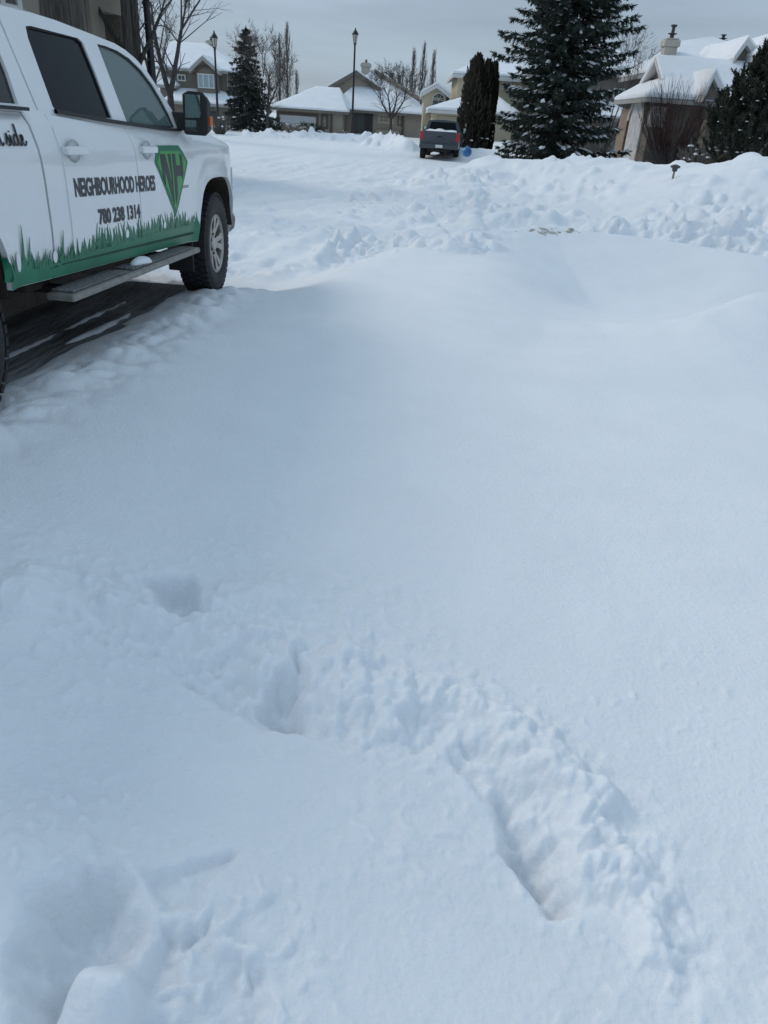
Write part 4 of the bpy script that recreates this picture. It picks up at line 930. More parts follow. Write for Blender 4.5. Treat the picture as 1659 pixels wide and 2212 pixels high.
# left end gable-like rake and long snowy slope
ka = P2(1060, 131, Y3 + 5)[0]
roof(r, [[(ul, Y3 - .5, ue3), (ux1 + .5, Y3 - .5, ue3), (ux1 - 2.5, Y3 + 5, uz3), (ka, Y3 + 5, uz3)], [(ul, Y3 - .5, ue3), (ka, Y3 + 5, uz3), (ul, Y3 + 10.5, ue3)], [(ux1 + .5, Y3 - .5, ue3), (ux1 + .5, Y3 + 10.5, ue3), (ux1 - 2.5, Y3 + 5, uz3)]], FASCIAW, th=.25, seed=9)
# arched window wing
wa, wb, we, wz = P2(917, 205, Y3 + 1)[0], P2(965, 205, Y3 + 1)[0], P2(940, 200, Y3 + 1)[1], P2(944, 182, Y3 + 1)[1]; wc = P2(944, 182, Y3 + 1)[0]
wall(r, [(wa, .3), (wb, .3), (wb, we), (wc, wz - .1), (wa, we)], Y3 + 1, Y3 + 8, CREAM, 'wing_wall')
roof(r, [[(wa - .3, Y3 + .6, we - .12), (wc, Y3 + .6, wz), (wc, Y3 + 9, wz), (wa - .3, Y3 + 9, we - .12)], [(wc, Y3 + .6, wz), (wb + .3, Y3 + .6, we - .12), (wb + .3, Y3 + 9, we - .12), (wc, Y3 + 9, wz)]], FASCIAW, th=.25, snow=.16, seed=10, cuts=4)
x0, z1 = P2(934, 198, Y3 + 1); x1, z0 = P2(960, 240, Y3 + 1); window(r, x0, x1, z0, z1, Y3 + .98, 2, 3, .1, TRIMC, HGLASS, arch_=True)
x0, z1 = P2(1085, 174, Y3); x1, z0 = P2(1104, 197, Y3); window(r, x0, x1, z0, z1, Y3 - .03, 2, 1, .14, TRIMC, HGLASS)
x0, z1 = P2(1140, 176, Y3); x1, z0 = P2(1165, 198, Y3); window(r, x0, x1, z0, z1, Y3 - .03, 2, 1, .14, TRIMC, HGLASS)
xx = P2(1055, 250, Y3 - 6)[0]; MB().box(xx - .14, xx + .14, Y3 - 6.1, Y3 - 6.004, .3, ge3 - .02).build('corner_trim', TRIMC, r, org=r.location)
x0, z1 = P2(944, 249, Y3 - 6); x1 = P2(990, 249, Y3 - 6)[0]; garage(r, x0, x1, .3, z1, Y3 - 6.02, mat('garage_cream', (.40, .35, .25), .7, var=.04, scale=2), 4)
q = at(1013, 130, Y3 + 6); 
# --- grey house behind the spruce
Y4 = 54; r = house('grey_house', 'taupe sided house with a pale grey garage door half hidden by the big spruce', 1340, 310, Y4, .9)
ha, hb = P2(1180, 200, Y4)[0], P2(1420, 200, Y4)[0]; he, hr = P2(1358, 163, Y4)[1], P2(1380, 118, Y4 + 6)[1]
wall(r, [(ha, .5), (hb, .5), (hb, he), (ha, he)], Y4, Y4 + 12, SIDING)
roof(r, [[(ha - .5, Y4 - .5, he), (hb + .5, Y4 - .5, he), (hb - 1, Y4 + 6, hr), (ha + 3, Y4 + 6, hr)], [(ha - .5, Y4 - .5, he), (ha + 3, Y4 + 6, hr), (ha - .5, Y4 + 12.5, he)], [(hb + .5, Y4 - .5, he), (hb + .5, Y4 + 12.5, he), (hb - 1, Y4 + 6, hr)]], FASCIA, seed=11, cuts=9)
g0, g1, gz1 = P2(1290, 250, Y4 - 4)[0], P2(1366, 258, Y4 - 4)[0], P2(1340, 258, Y4 - 4)[1]
wall(r, [(g0 - 1, .5), (g1, .5), (g1, gz1), (g0 - 1, gz1)], Y4 - 4, Y4 - .004, SIDING, 'garage_wall')
roof(r, [[(g0 - 1.4, Y4 - 4.5, gz1), (g1 + .4, Y4 - 4.5, gz1), (g1 - .6, Y4 - .2, gz1 + .9), (g0 - 1.4, Y4 - .2, gz1 + .9)]], FASCIA, seed=12, cuts=5)
x0, z1 = P2(1303, 263, Y4 - 4); x1 = P2(1360, 268, Y4 - 4)[0]; garage(r, x0, x1, .5, z1, Y4 - 4.02, GDOORG, 4)
x0, z1 = P2(1326, 190, Y4); x1, z0 = P2(1345, 214, Y4); window(r, x0, x1, z0, z1, Y4 - .03, 2, 1, .1, FRAME, HGLASS)
# --- stone and siding house at the right
Y5 = 34; r = house('stone_house', 'large grey house with steep snowy gables, pale chimney and an arched stone wall panel', 1470, 330, Y5, 1.0)
cx0 = P2(1411, 235, Y5)[0]; cx1 = P2(1640, 235, Y5)[0]; ez = P2(1430, 215, Y5)[1]; D5 = 4.6
wall(r, [(cx0, .6), (cx1 + 4, .6), (cx1 + 4, ez), (cx0, ez)], Y5, Y5 + D5, SIDING2)
wall(r, [(cx0 + 3, .6), (cx1 + 5, .6), (cx1 + 5, ez + 1.2), (cx0 + 3, ez + 1.2)], Y5 + D5, Y5 + 14, SIDING2, 'rear_wall')
ex = cx0 - .45; ridz = P2(1424, 126, Y5 + 2.3)[1]; skz = P2(1420, 176, Y5 + .9)[1]
sk0 = P2(1407, 176, Y5 + 3.6)[0]
# lower skirt roof all round the wing, then the steep gable rising out of it
Yfr, Ybk = Y5 - .45, Y5 + D5 + .45; g0_, g1_ = Y5 + .7, Y5 + D5 - .7; gx_ = cx0 + .55
skirt = [[(ex, Yfr, ez), (cx1 + 4.3, Yfr, ez), (cx1 + 4.3, g0_, skz), (gx_, g0_, skz)], [(ex, Ybk, ez), (ex, Yfr, ez), (gx_, g0_, skz), (gx_, g1_, skz)]]
roof(r, skirt, FASCIA, th=.14, snow=.2, seed=13)
ym = (g0_ + g1_) / 2
wall_g = MB().add([(gx_ + .1, g0_, skz - .3), (gx_ + .1, g1_, skz - .3), (gx_ + .1, ym, ridz - .12), (gx_ + .3, g0_, skz - .3), (gx_ + .3, g1_, skz - .3), (gx_ + .3, ym, ridz - .12)], [(0, 1, 2), (3, 5, 4), (0, 3, 4, 1), (1, 4, 5, 2), (2, 5, 3, 0)]); wall_g.build('gable_wall', SIDING, r, org=r.location)
rxe = P2(1565, 130, Y5 + 2.3)[0] + 3
roof(r, [[(gx_ - .25, g0_ - .12, skz - .05), (rxe, g0_ - .12, skz - .05), (rxe, ym, ridz), (gx_ - .25, ym, ridz)], [(gx_ - .25, ym, ridz), (rxe, ym, ridz), (rxe, g1_ + .12, skz - .05), (gx_ - .25, g1_ + .12, skz - .05)]], FASCIAW, th=.14, snow=.15, seed=14)
# tall main roof behind
mz = P2(1500, 97, Y5 + 9)[1]; m0, m1, m2 = P2(1424, 130, Y5 + 6)[0], P2(1458, 108, Y5 + 9)[0], P2(1537, 88, Y5 + 9)[0]; mz2 = P2(1537, 86, Y5 + 9)[1]; mr = P2(1640, 128, Y5 + 6)[0]; me_ = P2(1430, 150, Y5 + 5)[1]
roof(r, [[(m0, Y5 + 5, me_), (mr + 3, Y5 + 5, me_), (m2, Y5 + 9, mz2), (m1, Y5 + 9, mz2 - .35)], [(m0, Y5 + 5, me_), (m1, Y5 + 9, mz2 - .35), (m0, Y5 + 13, me_)], [(mr + 3, Y5 + 5, me_), (mr + 3, Y5 + 13, me_), (m2, Y5 + 9, mz2)]], FASCIA, seed=15)
wall(r, [(m0 + 3, .6), (mr + 2.6, .6), (mr + 2.6, me_), (m0 + 3, me_)], Y5 + 5.4, Y5 + 12.6, SIDING, 'upper_wall')
def front_gable(px_l, py_l, px_a, py_a, px_r, py_r, Y, depth, seed, fill, low=1.2):
    l, a_, r_ = P2(px_l, py_l, Y), P2(px_a, py_a, Y), P2(px_r, py_r, Y); zl = min(l[1], r_[1]); 
    if fill: wall(r, [(l[0] + .15, zl - low), (r_[0] - .15, zl - low), (r_[0] - .15, r_[1]), (a_[0], a_[1] - .14), (l[0] + .15, l[1])], Y + .15, Y + .5, fill, 'gable_wall')
    roof(r, [[(l[0], Y - .2, l[1]), (a_[0], Y - .2, a_[1]), (a_[0], Y + depth, a_[1]), (l[0], Y + depth, l[1])], [(a_[0], Y - .2, a_[1]), (r_[0], Y - .2, r_[1]), (r_[0], Y + depth, r_[1]), (a_[0], Y + depth, a_[1])]], FASCIAW, th=.22, snow=.13, seed=seed, cuts=4)
front_gable(1517, 206, 1542, 155, 1565, 206, Y5 - 1.2, 3.5, 16, SIDING, .1)
front_gable(1581, 128, 1613, 84, 1640, 128, Y5 + 2.2, 5, 17, SIDING, .3)
front_gable(1630, 120, 1668, 78, 1706, 124, Y5 + 1.5, 5, 18, SIDING, 2)
q = at(1447, 100, Y5 + 7); chimney(r, q.x, q.y, q.z - 2.0, at(1447, 83, Y5 + 7).z, .60, flue=.6)
q = at(1558, 100, Y5 + 10.5); chimney(r, q.x, q.y, q.z - 2, at(1558, 88, Y5 + 10.5).z, .5, STONE)
# arched stone panel and pier on the receding flank
pm = MB(); ya, yb_ = Y5 + .9, Y5 + 2.9; zt_ = P2(1390, 262, Y5 + 2)[1]; yc = (ya + yb_) / 2
arc = [(ya, .6), (yb_, .6), (yb_, zt_)] + [(yc + (yb_ - ya) / 2 * math.cos(t), zt_ + .75 * math.sin(t)) for t in np.linspace(0, math.pi, 13)][1:-1] + [(ya, zt_)]
pm.plate([arc], lambda a, b, d: (cx0 - .09 + d, a, b), .085).build('stone_panel', mat('pale_stone', (.42, .42, .42), .8, col2=(.62, .62, .62), scale=3.5, bump=.03, bscale=5), r, org=r.location)
ring = [(yc + ((yb_ - ya) / 2 + .28) * math.cos(t), zt_ + 1.02 * math.sin(t)) for t in np.linspace(0, math.pi, 13)] + [(yc + ((yb_ - ya) / 2) * math.cos(t), zt_ + .75 * math.sin(t)) for t in np.linspace(math.pi, 0, 13)]
MB().plate([ring], lambda a, b, d: (cx0 - .16 + d, a, b), .155).build('stone_arch', STONE, r, org=r.location)
MB().box(cx0 - .12, cx0 - .004, Y5 + 3.2, Y5 + D5 - .05, .6, ez - .3).build('stone_pier', mat('tan_brick', (.27, .20, .145), .9, var=.2, scale=5, bump=.02, bscale=9), r, org=r.location)
MB().box(cx0 - .10, cx0 + .55, Y5 - .10, Y5 - .004, ez - 1.0, ez - .25).build('stone_cap', STONE, r, org=r.location)
xx = P2(1524, 250, Y5)[0]; MB().box(xx - .10, xx + .12, Y5 - .10, Y5 - .004, .6, ez - .02).build('corner_post', mat('post_tan', (.33, .25, .17), .8, var=.1, scale=4), r, org=r.location)
ln = at(1517, 248, Y5 - .2); MB().lathe([(.02, .26), (.10, .2), (.09, -.1), (.05, -.16), (.001, -.2)], 8, 0, Matrix.Translation((ln.x, Y5 - .16, ln.z))).build('wall_lantern', METAL, r, org=r.location)
# --- tall beige house beside the near pickup
wv = math.radians(12); K = at(286, 215, 23.0)
r = thing('tall_beige_house', 'tall beige stucco house with a recessed opening rising behind the white pickup', 'house', (K.x, K.y, .6), (0, 0, -wv))
# local: +Y forward along the wall, +X toward the street; wall face at x = 0
Rm = Matrix.Rotation(-wv, 3, 'Z')
def onwall(px, py):       # photograph -> (along, up) on that wall
    d = Rm.transposed() @ ray(px, py); e_ = Rm.transposed() @ (EYE - Vector((K.x, K.y, .6))); t = -e_.x / d.x; p = e_ + d * t; return p.y, p.z
def wp(l): return [onwall(*p) for p in l]
top = onwall(280, 2)[1] + .05
ry0, rz1 = onwall(211, 26); ry1 = onwall(253, 36)[0]; rz1 = onwall(230, 28)[1]
wy0, wz1 = onwall(2, -25); wy1, wz0 = onwall(34, 12)
recess = [(ry0, rz1 - 2.6), (ry1, rz1 - 2.6), (ry1, rz1), (ry0, rz1)]
lw = [(wy0, wz0), (wy1, wz0), (wy1, wz0 + 1.5), (wy0, wz0 + 1.5)]
MB().plate([[(-18, -.3), (0, -.3), (0, top), (-18, top)], recess, lw], lambda a, b, d: (d, a, b), -.45).build('wall', BEIGE, r)
MB().box(-9, -.452, -18, 0, -.3, top).build('house_core', BEIGE, r)
fw = .55; MB().plate([[(ry0 - fw, rz1 - 3.0), (ry1 + fw, rz1 - 3.0), (ry1 + fw, rz1 + .9), (ry0 - fw, rz1 + .9)], recess], lambda a, b, d: (.16 + d, a, b), -.155).build('recess_frame', TAN, r, bevel=.02)
MB().box(-.448, -.40, wy0, wy1, wz0, wz0 + 1.5).build('window_pane', CURTAIN, r)
MB().plate([[(wy0 - .15, wz0 - .15), (wy1 + .15, wz0 - .15), (wy1 + .15, wz0 + 1.65), (wy0 - .15, wz0 + 1.65)], lw], lambda a, b, d: (.06 + d, a, b), -.056).build('window_frame', FRAME, r)
dpy = onwall(196, 25)[0]; MB().tube([(.09, dpy, -.2), (.09, dpy, top)], .07, 8).build('downpipe', FASCIAW, r)
hr_ = MB(); o_ = top
hr_.add([(.7, -18.6, o_), (.7, .7, o_), (-9.6, .7, o_), (-9.6, -18.6, o_), (-4.4, -4.5, o_ + 2.6), (-4.4, -13, o_ + 2.6)] , [(0, 1, 4, 5), (1, 2, 4), (2, 3, 5, 4), (3, 0, 5), (0, 3, 2, 1)])
hr_ = hr_.build('roof', FASCIAW, r)
sn_ = MB().add([(.66, -18.5, o_ + .02), (.66, .66, o_ + .02), (-9.5, .66, o_ + .02), (-9.5, -18.5, o_ + .02), (.62, -18.4, o_ + .28), (.62, .6, o_ + .28), (-9.4, .6, o_ + .28), (-9.4, -18.4, o_ + .28), (-4.4, -4.5, o_ + 2.9), (-4.4, -13, o_ + 2.9)], [(4, 5, 8, 9), (5, 6, 8), (6, 7, 9, 8), (7, 4, 9), (0, 1, 5, 4), (1, 2, 6, 5), (2, 3, 7, 6), (3, 0, 4, 7)]); sn_.build('snow_cover', ROOFSNOW, hr_, bevel=.08)
gt = MB().box(.7, .84, -18.6, .7, top - .06, top + .10); gt.build('gutter', FASCIAW, r, bevel=.02)

# ------------------------------------------------------------------ trees and shrubs
BARK = mat('bark_grey', (.075, .066, .06), .95, var=.35, scale=6, stretch=(4, 4, .6), bump=.03, bscale=12)
BARKD = mat('bark_furrowed', (.105, .095, .085), .95, col2=(.03, .026, .022), scale=5, stretch=(7, 7, .55), bump=.06, bscale=6)
TWIG = mat('twig_grey', (.085, .074, .068), .95, var=.2, scale=3); TWIGL = mat('twig_pale', (.15, .135, .125), .95, var=.2, scale=3); TWIGR = mat('twig_red', (.075, .035, .030), .9, var=.3, scale=3)
NEEDLE = mat('needle_spruce', (.020, .032, .026), .85, col2=(.045, .062, .048), scale=2.2); NEEDLE2 = mat('needle_grey', (.035, .048, .042), .85, col2=(.065, .078, .066), scale=1.5)
CEDAR = mat('cedar_foliage', (.026, .024, .015), .9, col2=(.05, .042, .026), scale=2.5); PINE = mat('pine_needle', (.018, .028, .018), .85, col2=(.045, .055, .036), scale=3)
JUNIPER = mat('juniper', (.07, .068, .045), .9, col2=(.12, .105, .075), scale=3)

def rot_about(v, axis, a): return Matrix.Rotation(a, 3, axis) @ v
def grow(mbt, mbw, p, d, length, rad, lvl, maxl, rnd, spread=.5, up=.15, seg=5, split=(2, 3), shrink_=.72, droop=0.0, twig_n=5, twig_r=.006):
    pts = [Vector(p)]; d = Vector(d).normalized(); rads = [rad]
    for i in range(seg):
        d = (d + Vector((rnd.uniform(-1, 1), rnd.uniform(-1, 1), rnd.uniform(-.5, .8))) * .10 + Vector((0, 0, up * .25 - droop * lvl * .08))).normalized()
        pts.append(pts[-1] + d * length / seg); rads.append(rad * (1 - .45 * (i + 1) / seg))
    tgt = mbt if lvl < 2 else mbw
    tgt.tube(pts, rads, 8 if lvl == 0 else (6 if lvl == 1 else (4 if lvl < maxl else 3)), cap=lvl < 2)
    if lvl >= maxl: return
    kids = rnd.randint(*split); ax0 = rnd.uniform(0, 6.28)
    for k in range(kids):
        ax = d.orthogonal().normalized(); ax = rot_about(ax, d, ax0 + 2 * math.pi * k / kids + rnd.uniform(-.4, .4))
        nd = rot_about(d, ax, spread * rnd.uniform(.55, 1.15))
        grow(mbt, mbw, pts[-1], nd, length * shrink_ * rnd.uniform(.8, 1.15), rads[-1] * .72, lvl + 1, maxl, rnd, spread, up, max(3, seg - 1), split, shrink_, droop, twig_n, twig_r)
    if lvl >= 1:
        for k in range(twig_n):      # side shoots
            i = rnd.randint(1, seg); ax = rot_about(d.orthogonal().normalized(), d, rnd.uniform(0, 6.28)); nd = rot_about(d, ax, rnd.uniform(.5, 1.0))
            grow(mbt, mbw, pts[i], nd, length * rnd.uniform(.3, .6), max(twig_r, rads[i] * .4), max(lvl + 1, maxl - 1), maxl, rnd, spread, up, 3, (2, 3), shrink_, droop, 1, twig_r)
def bare_tree(name, label, loc, trunk, leaders, maxl, seed, tr, group=None, twm=None, bkm=None, spread=.45, length=2.0, droop=0.0, up=.15, twig_n=5, shrink_=.72, cat='tree', twig_r=.006, split=(2, 3)):
    """trunk: list of points (local) with radius tr at base; leaders: list of (direction, start index)"""
    rnd = random.Random(seed); r = thing(name, label, cat, loc, group=group); t, w = MB(), MB()
    n = len(trunk); t.tube(trunk, [tr * (1.25 if i == 0 else 1 - .5 * i / n) for i in range(n)], 12)
    for d, si, ln, rr in leaders: grow(t, w, trunk[si], d, ln, rr, 1, maxl, rnd, spread, up, 5, split, shrink_, droop, twig_n, twig_r)
    t.build('trunk', bkm or BARK, r, smooth=True); w.build('crown', twm or TWIG, r); return r

def brush(mb, p, d, ln, w, rnd, n=12, mi=0):       # a twig clothed in needles
    d = d.normalized(); a = d.orthogonal().normalized(); b = d.cross(a); ph = rnd.uniform(0, 6.28)
    for k in range(n):
        t = k / n; t0 = ph + k * 2.4; o = p + d * (ln * t); rad = w * (1 - .55 * t) * rnd.uniform(.75, 1.25)
        s = a * math.cos(t0) + b * math.sin(t0); tip = o + s * rad + d * (rad * 1.1); side = d.cross(s) * (rad * .33)
        mb.add([o - side, o + side, tip], [(0, 1, 2)], mi)
    mb.add([p - a * w * .22, p + a * w * .22, p + d * (ln * 1.12)], [(0, 1, 2)], mi)
def blob(mb, c, rx, ry, rz, rnd, mi=0, nu=7, nv=4):
    o = len(mb.v); ph = rnd.uniform(0, 6)
    for i in range(nv + 1):
        e_ = -.35 + (math.pi / 2 + .35) * i / nv
        for k in range(nu):
            t = 2 * math.pi * k / nu; q = 1 + .22 * math.sin(2 * t + ph) + .12 * math.sin(3 * t + 2 * ph)
            mb.v.append((c[0] + rx * q * math.cos(t) * math.cos(e_), c[1] + ry * q * math.sin(t) * math.cos(e_), c[2] + rz * math.sin(e_)))
    for i in range(nv):
        for k in range(nu): mb.f.append((o + i * nu + k, o + i * nu + (k + 1) % nu, o + (i + 1) * nu + (k + 1) % nu, o + (i + 1) * nu + k)); mb.m.append(mi)
def spruce(label, loc, H, prof, seed, whorl=.30, per=7, step=.16, tw=.10, tl=.36, needle=None, snow=.3, upturn=.5, name='spruce_tree', group=None, nb=11, zmin=.15, sw=1.0):
    rnd = random.Random(seed); r = thing(name, label, 'tree', loc, group=group)
    MB().tube([(0, 0, -.3), (0.02, 0, H * .5), (0, 0, H * .98)], [H * .017 + .04, H * .011 + .02, .012], 10).build('trunk', BARK, r, smooth=True)
    cr_, sn_ = MB(), MB(); z = zmin; ph = 0
    while z < H * .985:
        R = prof(z / H) ; n = max(3, int(per * (.6 + .4 * min(1, R / 2)))); ph += rnd.uniform(.5, 1.2)
        for k in range(n):
            a = ph + 2 * math.pi * k / n + rnd.uniform(-.3, .3); L = R * rnd.choice([.6, .75, .85, .95, 1.0, 1.06, 1.28]) * rnd.uniform(.9, 1.08); zz = z + rnd.uniform(-.15, .15)
            if L < .06: continue
            rd = Vector((math.cos(a), math.sin(a), 0)); tg_ = Vector((-rd.y, rd.x, 0)); drop = -.30 * L if z < H * .75 else .10 * L
            def pt(t): return rd * (L * t) + Vector((0, 0, zz + drop * t + upturn * L * .55 * max(0, t - .35) ** 1.6 - .05 * t))
            m = max(3, int(L / step))
            cr_.tube([pt(0), pt(.5), pt(1)], [.03 + .008 * L, .016, .006], 4, 1, False)
            for i in range(1, m + 1):
                t = i / m; p = pt(t); dd = (pt(min(1, t + .08)) - pt(max(0, t - .08))).normalized(); wl = tl * (1.05 - .55 * t) * min(1, .35 + L * .5)
                if t < .2 and L > 1: continue
                for s in (-1, 1):
                    dv = (dd * rnd.uniform(.45, 1.0) + tg_ * s * rnd.uniform(.5, 1.0) + Vector((0, 0, rnd.uniform(-.9, .15)))).normalized()
                    brush(cr_, p, dv, wl * rnd.uniform(.8, 1.2), tw * rnd.uniform(.8, 1.2), rnd, nb)
                if rnd.random() < .6: brush(cr_, p, (dd * .4 + Vector((0, 0, -1)) + tg_ * rnd.uniform(-.4, .4)).normalized(), wl * .8, tw, rnd, nb)
                if rnd.random() < snow * (.35 + .8 * t) and t > .3:
                    s_ = rnd.uniform(.6, 1.3) * sw; q = p + tg_ * rnd.uniform(-.5, .5) * wl + Vector((0, 0, .02))
                    o0 = len(sn_.v); blob(sn_, (0, 0, 0), .20 * s_ * wl / .40, .075 * s_ * wl / .40, .035 * s_, rnd, 0, 6, 3)
                    ca, sa = math.cos(a), math.sin(a)
                    for j in range(o0, len(sn_.v)):
                        x, y, zc = sn_.v[j]; sn_.v[j] = (q.x + x * ca - y * sa, q.y + x * sa + y * ca, q.z + zc - .35 * x * .8)
            brush(cr_, pt(1), (pt(1) - pt(.9)).normalized(), tl * .6, tw * .8, rnd, nb)
        z += whorl * (1.0 - .45 * z / H) * rnd.uniform(.8, 1.2)
    brush(cr_, Vector((0, 0, H * .95)), Vector((0, 0, 1)), H * .06 + .1, tw, rnd, 16)
    cr_.build('crown', [needle or NEEDLE, BARK], r)
    if sn_.v: sn_.build('snow_clumps', ROOFSNOW, r, smooth=True)
    return r
def ground_at(px, py, Y): p = at(px, py, Y); return Vector((p.x, p.y, hz(p.x, p.y)))
def base(px, Y, off=-.05):
    p = at(px, 300, Y); q = at(px, 330, Y)
    z = hz(p.x, Y); t = (z - p.z) / (q.z - p.z); x = p.x + (q.x - p.x) * t
    return Vector((x, Y, hz(x, Y) + off))

# big spruce
def prof_big(t): return np.interp(t, [0, .04, .10, .2, .3, .45, .58, .7, .82, 1], [2.3, 2.9, 2.75, 2.5, 2.55, 2.55, 2.3, 1.75, 1.1, .05])
spruce('huge dark spruce with snow on its drooping boughs behind the snow bank', base(1190, 33), 12.5, lambda t: .80 * prof_big(t), 11, whorl=.30, per=10, step=.17, tw=.125, tl=.46, snow=.55, upturn=.75, nb=12, sw=1.25)
# young spruce
def prof_l(t): return np.interp(t, [0, .05, .12, .3, .5, .62, .75, .9, 1], [1.3, 1.9, 2.0, 1.95, 1.55, 1.35, .75, .4, .03])
spruce('slim spruce with a pointed top standing before the brown two storey house', base(537, 60), 6.5, lambda t: .84 * prof_l(t), 23, whorl=.32, per=8, step=.22, tw=.16, tl=.46, needle=NEEDLE2, snow=.10, nb=9, upturn=.3)
# columnar cedars
def cedar(label, loc, H, R, seed):
    rnd = random.Random(seed); r = thing('columnar_cedar', label, 'tree', loc, group='columnar cedars beside the cream house'); c_ = MB()
    MB().tube([(0, 0, -.3), (0, 0, H * .8)], [.12, .03], 8).build('trunk', BARK, r)
    for k in range(int(2400 * H / 5)):
        t = rnd.random(); z = H * t; rr = R * (np.interp(t, [0, .1, .4, .75, .92, 1], [.75, .95, 1, .82, .42, .03])) ; a = rnd.uniform(0, 6.28); q = math.sqrt(rnd.uniform(.35, 1)) * (1 + .10 * math.sin(5 * a + z * 1.1) + .10 * math.sin(2.3 * z + 3 * a))
        p = Vector((rr * q * math.cos(a), rr * q * math.sin(a), z)); d = Vector((math.cos(a) * .35, math.sin(a) * .35, 1)).normalized(); s = Vector((-math.sin(a + .6), math.cos(a + .6), 0)) * rnd.uniform(.05, .09); l = rnd.uniform(.18, .36)
        c_.add([p - s, p + s, p + s * .7 + d * l * .7, p + d * l, p - s * .7 + d * l * .7], [(0, 1, 2, 3, 4)])
    c_.build('crown', CEDAR, r)
    sn_ = MB()
    for k in range(9): a = rnd.uniform(0, 6.28); z = rnd.uniform(.3, H * .45); blob(sn_, (R * .93 * math.cos(a), R * .93 * math.sin(a), z), .12, .12, .05, rnd)
    sn_.build('snow_clumps', ROOFSNOW, r, smooth=True); return r
b0 = base(1012, 46); cedar('tallest dark columnar cedar, the left one, behind the grey pickup', b0, (at(1022, 124, 46).z - b0.z), .82, 3)
b0 = base(1034, 46.4); cedar('shorter dark columnar cedar on the right of the tallest cedar', b0, (at(1041, 136, 46.4).z - b0.z), .62, 4)
b0 = base(1048, 47.2); cedar('thin ragged cedar at the right rear of the cedar pair', b0, (at(1054, 140, 47.2).z - b0.z), .30, 5)

# columnar poplars beyond the roofs
def poplar(label, px, py_top, Y, wpx, seed, twm):
    bz = .7; p = at(px, py_top, Y); H = p.z - bz; R = wpx / 1534 * Y / 2; rnd = random.Random(seed); xb = at(px + (250 - py_top) * -.0, 250, Y).x
    r = thing('columnar_poplar', label, 'tree', (p.x, Y, bz - .2), group='bare columnar poplars beyond the roofs'); t, w = MB(), MB(); t.tube([(0, 0, 0), (0, 0, H * .55), (0, 0, H * .95)], [.17, .09, .02], 7)
    for k in range(int(75 * (H / 10))):
        z0 = rnd.uniform(.06, .85) * H; a = rnd.uniform(0, 6.28); l = min(H * 1.02 - z0, rnd.uniform(.16, .34) * H); rr = R * rnd.uniform(.5, 1.05) * min(1, (1.04 - (z0 + l) / H) * 3.2 + .12)
        c, s = math.cos(a), math.sin(a); pts = [Vector((.05 * c, .05 * s, z0)), Vector((rr * .65 * c, rr * .65 * s, z0 + l * .3)), Vector((rr * c, rr * s, z0 + l * .62)), Vector((rr * .9 * c + rnd.uniform(-.1, .1), rr * .9 * s, z0 + l))]
        w.tube(pts, [.03, .024, .017, .010], 3, cap=False)
        for j in range(3):
            i = rnd.randint(1, 2); q = pts[i]; a2 = rnd.uniform(0, 6.28); w.tube([q, q + Vector((.14 * math.cos(a2), .14 * math.sin(a2), .35)), q + Vector((.12 * math.cos(a2), .12 * math.sin(a2), rnd.uniform(.7, 1.2)))], [.016, .012, .006], 3, cap=False)
    t.build('trunk', BARK, r, smooth=True); w.build('crown', twm, r)
poplar('dark bare columnar poplar left of its taller neighbour, behind the slim spruce', 604, 78, 100, 22, 1, mat('twig_mid', (.12, .105, .098), .95, var=.2, scale=3))
poplar('tallest bare poplar, a grey column left of the bungalow roof', 620, 48, 104, 24, 2, TWIGL)
poplar('short faint poplar just right of the tallest grey column', 641, 150, 125, 14, 3, TWIGL)
poplar('left poplar of the bare trio beyond the right end of the bungalow', 896, 104, 110, 17, 4, mat('twig_mid', (.12, .105, .098), .95, var=.2, scale=3))
poplar('tallest middle poplar of the bare trio beyond the bungalow', 918, 92, 108, 20, 5, mat('twig_mid', (.12, .105, .098), .95, var=.2, scale=3))
poplar('right poplar of the bare trio beyond the arched window gable', 939, 108, 112, 19, 6, mat('twig_mid', (.12, .105, .098), .95, var=.2, scale=3))
poplar('small faint poplar left of the bare trio', 871, 142, 130, 13, 7, TWIGL)

# vase shaped tree at the left
b0 = base(374, 46)
bare_tree('forked_tree', 'bare vase shaped tree with two forked stems beside the left street lamp', b0, [(0, 0, -.2), (.02, 0, 1.0), (0, .02, 2.1)], [((-.30, .05, 1), 2, 3.2, .17), ((.30, -.05, 1), 2, 3.2, .17)], 6, 41, .25, twm=TWIG, bkm=mat('bark_dark', (.05, .045, .045), .95, var=.3, scale=5), spread=.42, droop=.06, up=.10, twig_n=8, shrink_=.66, twig_r=.012)
# big trunks rising behind the near pickup
b0 = at(148, 40, 14.2); b0.z = .5
bare_tree('aspen_tree', 'thick furrowed bare trunk rising behind the cab roof of the white pickup', b0, [(-.2, 0, 0), (-.12, 0, 2.4), (-.05, 0, 4.6), (0, 0, 7)], [((-.5, .2, 1), 2, 2.6, .13), ((.5, -.1, 1), 2, 2.6, .13), ((.1, .4, 1), 3, 2.6, .15), ((-.3, -.3, 1), 3, 2.4, .12)], 4, 51, .40, bkm=BARKD, twig_n=3, spread=.5)
b0 = at(116, 40, 14.6); b0.z = .5
bare_tree('aspen_tree', 'slimmer grey trunk just left of the thick furrowed trunk behind the cab', b0, [(0, 0, 0), (0, 0, 2.6), (.03, 0, 5), (0, 0, 7)], [((-.5, .2, 1), 3, 2.4, .1), ((.4, -.1, 1), 3, 2.4, .10)], 4, 52, .24, bkm=BARK, twig_n=3, spread=.5)
b0 = at(296, 160, 21.5); b0.z = .5
